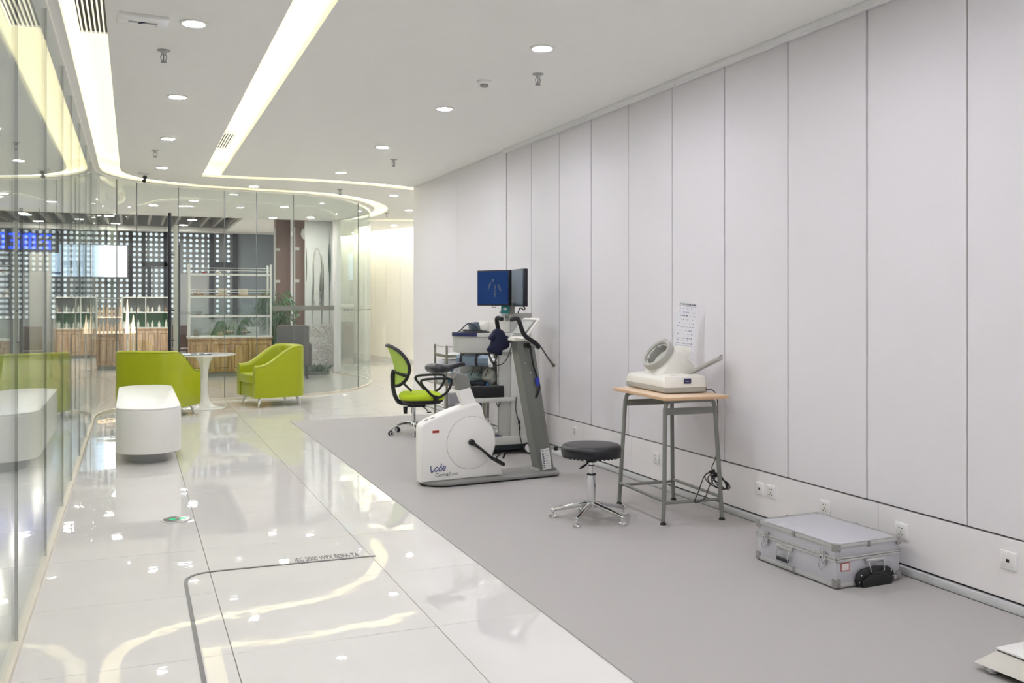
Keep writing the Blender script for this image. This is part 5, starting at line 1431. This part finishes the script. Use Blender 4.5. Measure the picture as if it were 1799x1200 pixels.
# back shelving with green lower field
for (x0, x1, l, g) in ((-1.88, -0.86, 'white open shelves with green back, left of the glowing counter', 0), (-0.28, 0.92, 'white open shelves with green back, right of the glowing counter', 1)):
    t = thing('wall_shelf', l, 'shelf', (x0, 26.75, 0.772))
    w = x1 - x0
    for z in (0.0, 0.41, 0.81):
        MB().b2(0, w, 0, 0.35, z, z + 0.025).build('shelf', SHW, t, smooth=False)
    for x in (0.0, w * 0.5, w - 0.025):
        MB().b2(x, x + 0.025, 0, 0.35, 0, 0.83).build('upright', SHW, t, smooth=False)
    MB().b2(0, w, 0.34, 0.36, 0.03, 0.40).build('green_back', mat('shelf_green', (62, 112, 82), rough=0.6), t, smooth=False)
    MB().b2(0, w, 0.34, 0.36, 0.44, 0.80).build('grey_back', mat('shelf_grey', (118, 124, 126), rough=0.5), t, smooth=False)
    rr = random.Random(11 + g)
    n = 7
    for row, z in ((0, 0.026), (1, 0.436)):
        for k in range(n):
            x = x0 + 0.08 + (w - 0.16) * k / (n - 1)
            if min(abs(x - (x0 + q)) for q in (w * 0.5 + 0.012,)) < 0.05: x += 0.06
            hh = rr.uniform(0.13, 0.2); c = rr.choice([(226, 224, 214), (206, 210, 206), (190, 186, 172), (150, 120, 100)] if row else [(226, 226, 220), (214, 216, 210)])
            o = MB().lathe([(0, 0), (0.03, 0), (0.032, hh * 0.6), (0.012, hh * 0.78), (0.012, hh), (0, hh)], 12).build('bottle', mat('bottle_%d_%d_%d' % c, c, rough=0.3), None, loc=(x, 26.85, 0.772 + z))
            tag(o, '%s bottle from the left on the %s shelf %s of the glowing counter' % (['first', 'second', 'third', 'fourth', 'fifth', 'sixth', 'seventh'][k], 'upper' if row else 'lower', 'right' if g else 'left'), 'bottle', 'bottles on the %s back shelf %s' % ('upper' if row else 'lower', 'right' if g else 'left'))
# glowing counter display
gc = thing('lit_glass_shelf', 'small glass shelf glowing warmly above the narrow oak counter', 'shelf', (-0.72, 22.02, 0.782))
for (x, y) in ((0.01, 0.02), (0.52, 0.02), (0.01, 0.4), (0.52, 0.4)):
    MB().b2(x - 0.008, x + 0.008, y - 0.008, y + 0.008, 0, 0.78).build('post', SHW, gc, smooth=False)
for z in (0.0, 0.36, 0.76):
    MB().b2(0, 0.53, 0, 0.42, z, z + 0.014).build('shelf', SHW, gc, smooth=False)
MB().b2(0.02, 0.51, 0.38, 0.40, 0.02, 0.04).b2(0.02, 0.51, 0.38, 0.40, 0.35, 0.36).build('warm_light_bar', emission('warm_bar', (255, 190, 130), 14), gc, smooth=False)
WB = mat('amber_bottle', (236, 206, 176), rough=0.3)
for k in range(6):
    for z, nm in ((0.016, 'lower'), (0.376, 'middle')):
        hh = 0.2 + 0.05 * ((k * 7) % 3)
        o = MB().lathe([(0, 0), (0.027, 0), (0.027, hh * 0.6), (0.01, hh * 0.78), (0.01, hh), (0, hh)], 12).build('bottle', WB, None, loc=(-0.66 + 0.082 * k, 22.2, 0.782 + z))
        tag(o, '%s warm lit bottle from the left on the %s glass shelf of the narrow counter' % (['first', 'second', 'third', 'fourth', 'fifth', 'sixth'][k], nm), 'bottle', 'bottles on the %s shelf of the narrow counter' % nm)
LMP = emission('lantern_glow', (255, 226, 190), 2.2)
for (x, y, z, h_, l) in ((-0.10, 22.1, 0.79, 0.74, 'tall tapering lit lantern right of the narrow counter'), (0.02, 22.3, 0.79, 0.40, 'short tapering lit lantern right of the narrow counter')):
    t = thing('tapering_lantern', l, 'lamp', (x, y, 0))
    MB().cyl((0, 0, 0), (0, 0, z), 0.02, n=10).lathe([(0, 0), (0.09, 0), (0.09, 0.015), (0, 0.015)], 18).build('stand', SHW, t)
    MB().cyl((0, 0, z), (0, 0, z + h_), 0.05, 0.008, n=14).build('shade', LMP, t)
# wide glowing panel for the bright blue-white area, and blue sign
sc_ = thing('glow_panel', 'wide bright blue-white glowing panel at the back of the cafe', 'screen', (-1.25, 27.2, 2.56))
MB().b2(-1.15, 1.15, 0.0, 0.05, -0.44, 0.44, 0.004).build('casing', DARKF, sc_)
MB().b2(-1.12, 1.12, -0.003, 0.001, -0.42, 0.42).build('display', emission('glow_white', (206, 232, 255), 2.2), sc_, smooth=False)
MB().b2(0.55, 1.12, -0.005, -0.003, -0.42, 0.42).build('bright_field', emission('glow_bright', (250, 252, 255), 3.2), sc_, smooth=False)
MB().b2(-1.02, -0.85, -0.005, -0.003, -0.30, -0.05).b2(-0.7, -0.45, -0.005, -0.003, -0.36, -0.30).build('dim_field', emission('glow_dim', (120, 150, 190), 1.0), sc_, smooth=False)
MB().cyl((-0.6, 0.03, 0.44), (-0.6, 0.03, 0.95), 0.015, n=8).cyl((0.6, 0.03, 0.44), (0.6, 0.03, 0.95), 0.015, n=8).build('hanger', DARKF, sc_)
bs = thing('led_sign', 'blue glowing letter sign seen through the left glass', 'sign', (-1.95, 18.9, 2.57), R(10))
BL = emission('led_blue', (10, 60, 255), 7.0)
MB().b2(-0.62, 0.72, 0.02, 0.05, -0.2, 0.2, 0.003).build('backing', mat('sign_back', (70, 74, 84), rough=0.4), bs)
rs = random.Random(2)
for k in range(5):
    x = -0.5 + 0.25 * k
    m = MB()
    m.b2(x - 0.09, x + 0.09, 0, 0.018, 0.10, 0.135).b2(x - 0.09, x + 0.09, 0, 0.018, -0.14, -0.105).b2(x - 0.015, x + 0.015, 0, 0.018, -0.12, 0.15)
    if k % 2: m.b2(x - 0.09, x - 0.06, 0, 0.018, -0.12, 0.12).b2(x + 0.06, x + 0.09, 0, 0.018, -0.12, 0.12)
    else: m.b2(x - 0.07, x + 0.07, 0, 0.018, -0.01, 0.02).b2(x + 0.05, x + 0.08, 0, 0.018, -0.12, 0.02)
    m.build('letter', BL, bs, smooth=False)
MB().cyl((-0.3, 0.03, 0.2), (-0.3, 0.03, 0.6), 0.01, n=8).cyl((0.4, 0.03, 0.2), (0.4, 0.03, 0.6), 0.01, n=8).build('hanger', DARKF, bs)
# right side of the cafe
BRN = mat('brown_terrazzo', (138, 112, 104), rough=0.45, var=0.08, scale=90)
for (x0, x1, y0, l) in ((2.94, 3.26, 21.2, 'brown stone column, farther one'), (3.28, 3.56, 20.7, 'brown stone column, nearer one beside the reed wall')):
    t = thing('stone_column', l, 'column', ((x0 + x1) / 2, y0, 0)); w = (x1 - x0) / 2
    MB().b2(-w, w, 0, 0.35, 0, 3.4, 0.01).build('shaft', BRN, t)
    MB().b2(-w - 0.04, -w, -0.02, 0.02, 0.9, 3.1).build('white_edge', SHW, t, smooth=False)
    for z in (1.15, 1.9, 2.6):
        MB().b2(-w - 0.04, -w + 0.09, -0.022, 0.0, z, z + 0.06).build('white_bracket', SHW, t, smooth=False)
rw = sempty('wall_reed')
MB().b2(3.36, 3.94, 19.85, 19.95, 0, H).build('plaster', mat('reed_wall_white', (206, 210, 210), rough=0.6), rw, smooth=False)
V = []; F = []
m = MB()
st_r = random.Random(4)
for i in range(10):
    for j in range(16):
        x = 3.39 + 0.054 * i + st_r.uniform(-.03, .03); z = 0.02 + 0.06 * j + st_r.uniform(-.03, .03)
        m.box((x, 19.845, z + 0.02), (st_r.uniform(.03, .06), 0.03 + st_r.random() * 0.025, st_r.uniform(.035, .07)), rz=st_r.uniform(-.4, .4), ry=st_r.uniform(-1.2, 1.2), bevel=0.006, seg=1)
o = m.build('stone_relief', mat('pebble_relief', (206, 204, 202), rough=0.7, var=0.15, scale=30), rw); o['kind'] = 'stuff'
REED = mat('reed_green', (76, 92, 90), rough=0.6)
m_ = None
for (x, z0_, z1_, w) in ((3.50, 1.0, 2.02, 0.010), (3.53, 1.35, 2.3, 0.008), (3.70, 1.0, 2.45, 0.02), (3.665, 1.35, 2.1, 0.016), (3.735, 1.3, 2.3, 0.010), (3.865, 0.99, 3.0, 0.012), (3.845, 2.1, 2.7, 0.012), (3.885, 1.9, 2.7, 0.010), (3.38, 1.9, 2.6, 0.012)):
    MB().grid([[(x - w * 0.3, 19.842, z0_), (x + w * 0.3, 19.842, z0_), (x + w * 0.3, 19.848, z0_), (x - w * 0.3, 19.848, z0_)], [(x - w, 19.842, (z0_ + z1_) / 2), (x + w, 19.842, (z0_ + z1_) / 2), (x + w, 19.848, (z0_ + z1_) / 2), (x - w, 19.848, (z0_ + z1_) / 2)],
               [(x - 0.002, 19.842, z1_), (x + 0.002, 19.842, z1_), (x + 0.002, 19.848, z1_), (x - 0.002, 19.848, z1_)]], close_u=True, cap0=True, cap1=True).build('reed_blade', REED, rw, smooth=False)
MB().tube([(3.60 + 0.10 * math.cos(a), 19.845, 1.98 + 0.62 * math.sin(a)) for a in [2 * PI * k / 40 for k in range(40)]], 0.006, 6, closed=True).build('oval_outline', mat('pale_gold_print', (168, 162, 140), rough=0.5), rw)
text('一花一世', 'wall_lettering', mat('pale_gold_print', (168, 162, 140)), rw, 0.10, (3.545, 19.842, 1.62), (R(90), 0, 0), sx=0.35)
spk = thing('wall_speaker', 'white round-edged speaker on top of the nearer brown column', 'speaker', (3.48, 20.62, 2.95))
MB().ball((0, 0, 0), 0.09, (1, 0.8, 1.4)).build('shell', WHITEP, spk)
MB().b2(-0.05, 0.06, 0.0, 0.08, -0.02, 0.14).build('bracket', GREYP, spk, smooth=False)
# dark lounge chairs
DKC = mat('charcoal_leather', (72, 70, 70), rough=0.45, var=0.06)
def lounge(x, y, rz, label):
    t = thing('lounge_chair', label, 'chair', (x, y, 0), rz, 'charcoal lounge chairs in the cafe')
    MB().b2(-0.3, 0.3, -0.05, 0.12, 0.25, 1.03, 0.05).build('backrest', DKC, t)
    MB().b2(-0.3, 0.3, 0.1, 0.62, 0.25, 0.48, 0.04).build('seat', DKC, t)
    for s in (-1, 1):
        MB().b2(s * 0.3 - 0.05, s * 0.3 + 0.05, 0.0, 0.6, 0.25, 0.68, 0.04).build('armrest', DKC, t)
        for yy in (0.02, 0.55):
            MB().cyl((s * 0.26, yy, 0), (s * 0.26, yy, 0.26), 0.02, n=8).build('leg', DKM, t)
lounge(2.84, 18.15, R(-8), 'charcoal lounge chair in front of the reed wall')
ch = thing('wood_chair', 'brown wooden chair back left of the display case', 'chair', (0.93, 21.2, 0))
MB().b2(-0.15, 0.2, -0.02, 0.02, 0.5, 0.98, 0.015).build('backrest', mat('dark_wood', (92, 70, 64), rough=0.5), ch)
MB().b2(-0.15, 0.2, 0, 0.4, 0.42, 0.48, 0.01).build('seat', mat('dark_wood', (92, 70, 64)), ch)
for (x, y) in ((-0.12, 0.02), (0.17, 0.02), (-0.12, 0.37), (0.17, 0.37)):
    MB().cyl((x, y, 0), (x, y, 0.43), 0.016, n=8).build('leg', mat('dark_wood', (92, 70, 64)), ch)
# plants
LEAF = mat('leaf_green', (70, 118, 74), rough=0.5, var=0.25, scale=4)
def palm(x, y, h_, spread, n, label, seed, leaflets=9):
    t = thing('potted_palm', label, 'plant', (x, y, 0))
    MB().lathe([(0, 0), (0.13, 0), (0.17, 0.28), (0.15, 0.29), (0.0, 0.25)], 20).build('pot', mat('dark_pot', (70, 70, 68), rough=0.5), t)
    rr = random.Random(seed); m = MB(); s_ = MB()
    for k in range(n):
        a = rr.uniform(0, 2 * PI); L_ = spread * rr.uniform(0.6, 1); top_ = h_ * rr.uniform(0.65, 1.0)
        pts = [Vector((0, 0, 0.25)), Vector((math.cos(a) * L_ * 0.25, math.sin(a) * L_ * 0.25, top_ * 0.75)), Vector((math.cos(a) * L_ * 0.6, math.sin(a) * L_ * 0.6, top_)), Vector((math.cos(a) * L_, math.sin(a) * L_, top_ * 0.78))]
        cp = catmull([tuple(p) for p in pts], 5)
        s_.tube(cp, 0.006, 5)
        side = Vector((-math.sin(a), math.cos(a), 0))
        for i in range(5, len(cp)):
            p = Vector(cp[i])
            for sg in (-1, 1):
                ll = 0.22 * rr.uniform(0.7, 1.1)
                tip = p + side * sg * ll * 0.8 + Vector((math.cos(a) * 0.06, math.sin(a) * 0.06, -ll * 0.45))
                md = (p + tip) / 2 + Vector((0, 0, 0.03))
                w = Vector((math.cos(a), math.sin(a), 0)) * 0.016
                m.grid([[p, p + w * 0.3], [md - w, md + w], [tip, tip + w * 0.1]])
    s_.build('stem', LEAF, t); o = m.build('foliage', LEAF, t); o['kind'] = 'stuff'
palm(2.74, 20.0, 1.75, 0.46, 30, 'tall green palm behind the right end of the display case', 5)
palm(1.95, 20.6, 1.2, 0.5, 16, 'green palm seen through the display case', 9)
def grass(x, y, r, h_, n, label, seed):
    t = thing('floor_plant', label, 'plant', (x, y, 0)); rr = random.Random(seed); m = MB()
    for k in range(n):
        a = rr.uniform(0, 2 * PI); q = r * rr.random(); bx_, by_ = q * math.cos(a), q * math.sin(a) * 0.6
        tx, ty = bx_ + rr.uniform(-.15, .15), by_ + rr.uniform(-.08, .08); hh = h_ * rr.uniform(0.5, 1)
        m.grid([[(bx_ - .012, by_, 0), (bx_ + .012, by_, 0)], [((bx_ + tx) / 2 - .015, (by_ + ty) / 2, hh * .7), ((bx_ + tx) / 2 + .015, (by_ + ty) / 2, hh * .7)], [(tx, ty, hh), (tx + .003, ty, hh)]])
    o = m.build('foliage', mat('grey_green_leaf', (84, 104, 92), rough=0.6, var=0.2), t); o['kind'] = 'stuff'
    MB().lathe([(0, 0), (r, 0), (r * 0.9, 0.04), (0, 0.05)], 20).build('soil_mound', mat('dark_soil', (70, 74, 68), rough=0.9), t)
grass(3.42, 19.3, 0.34, 0.22, 160, 'low grey-green planting at the foot of the reed wall', 3)
grass(-2.6, 20.5, 0.25, 0.8, 90, 'upright green plant far left behind the glass', 6)
# left structural column in the cafe
struct(MB().b2(-2.45, -1.95, 27.0, 27.4, 0, 4.0, 0.01).build('trim_7', mat('pale_column', (186, 184, 176), rough=0.6)))
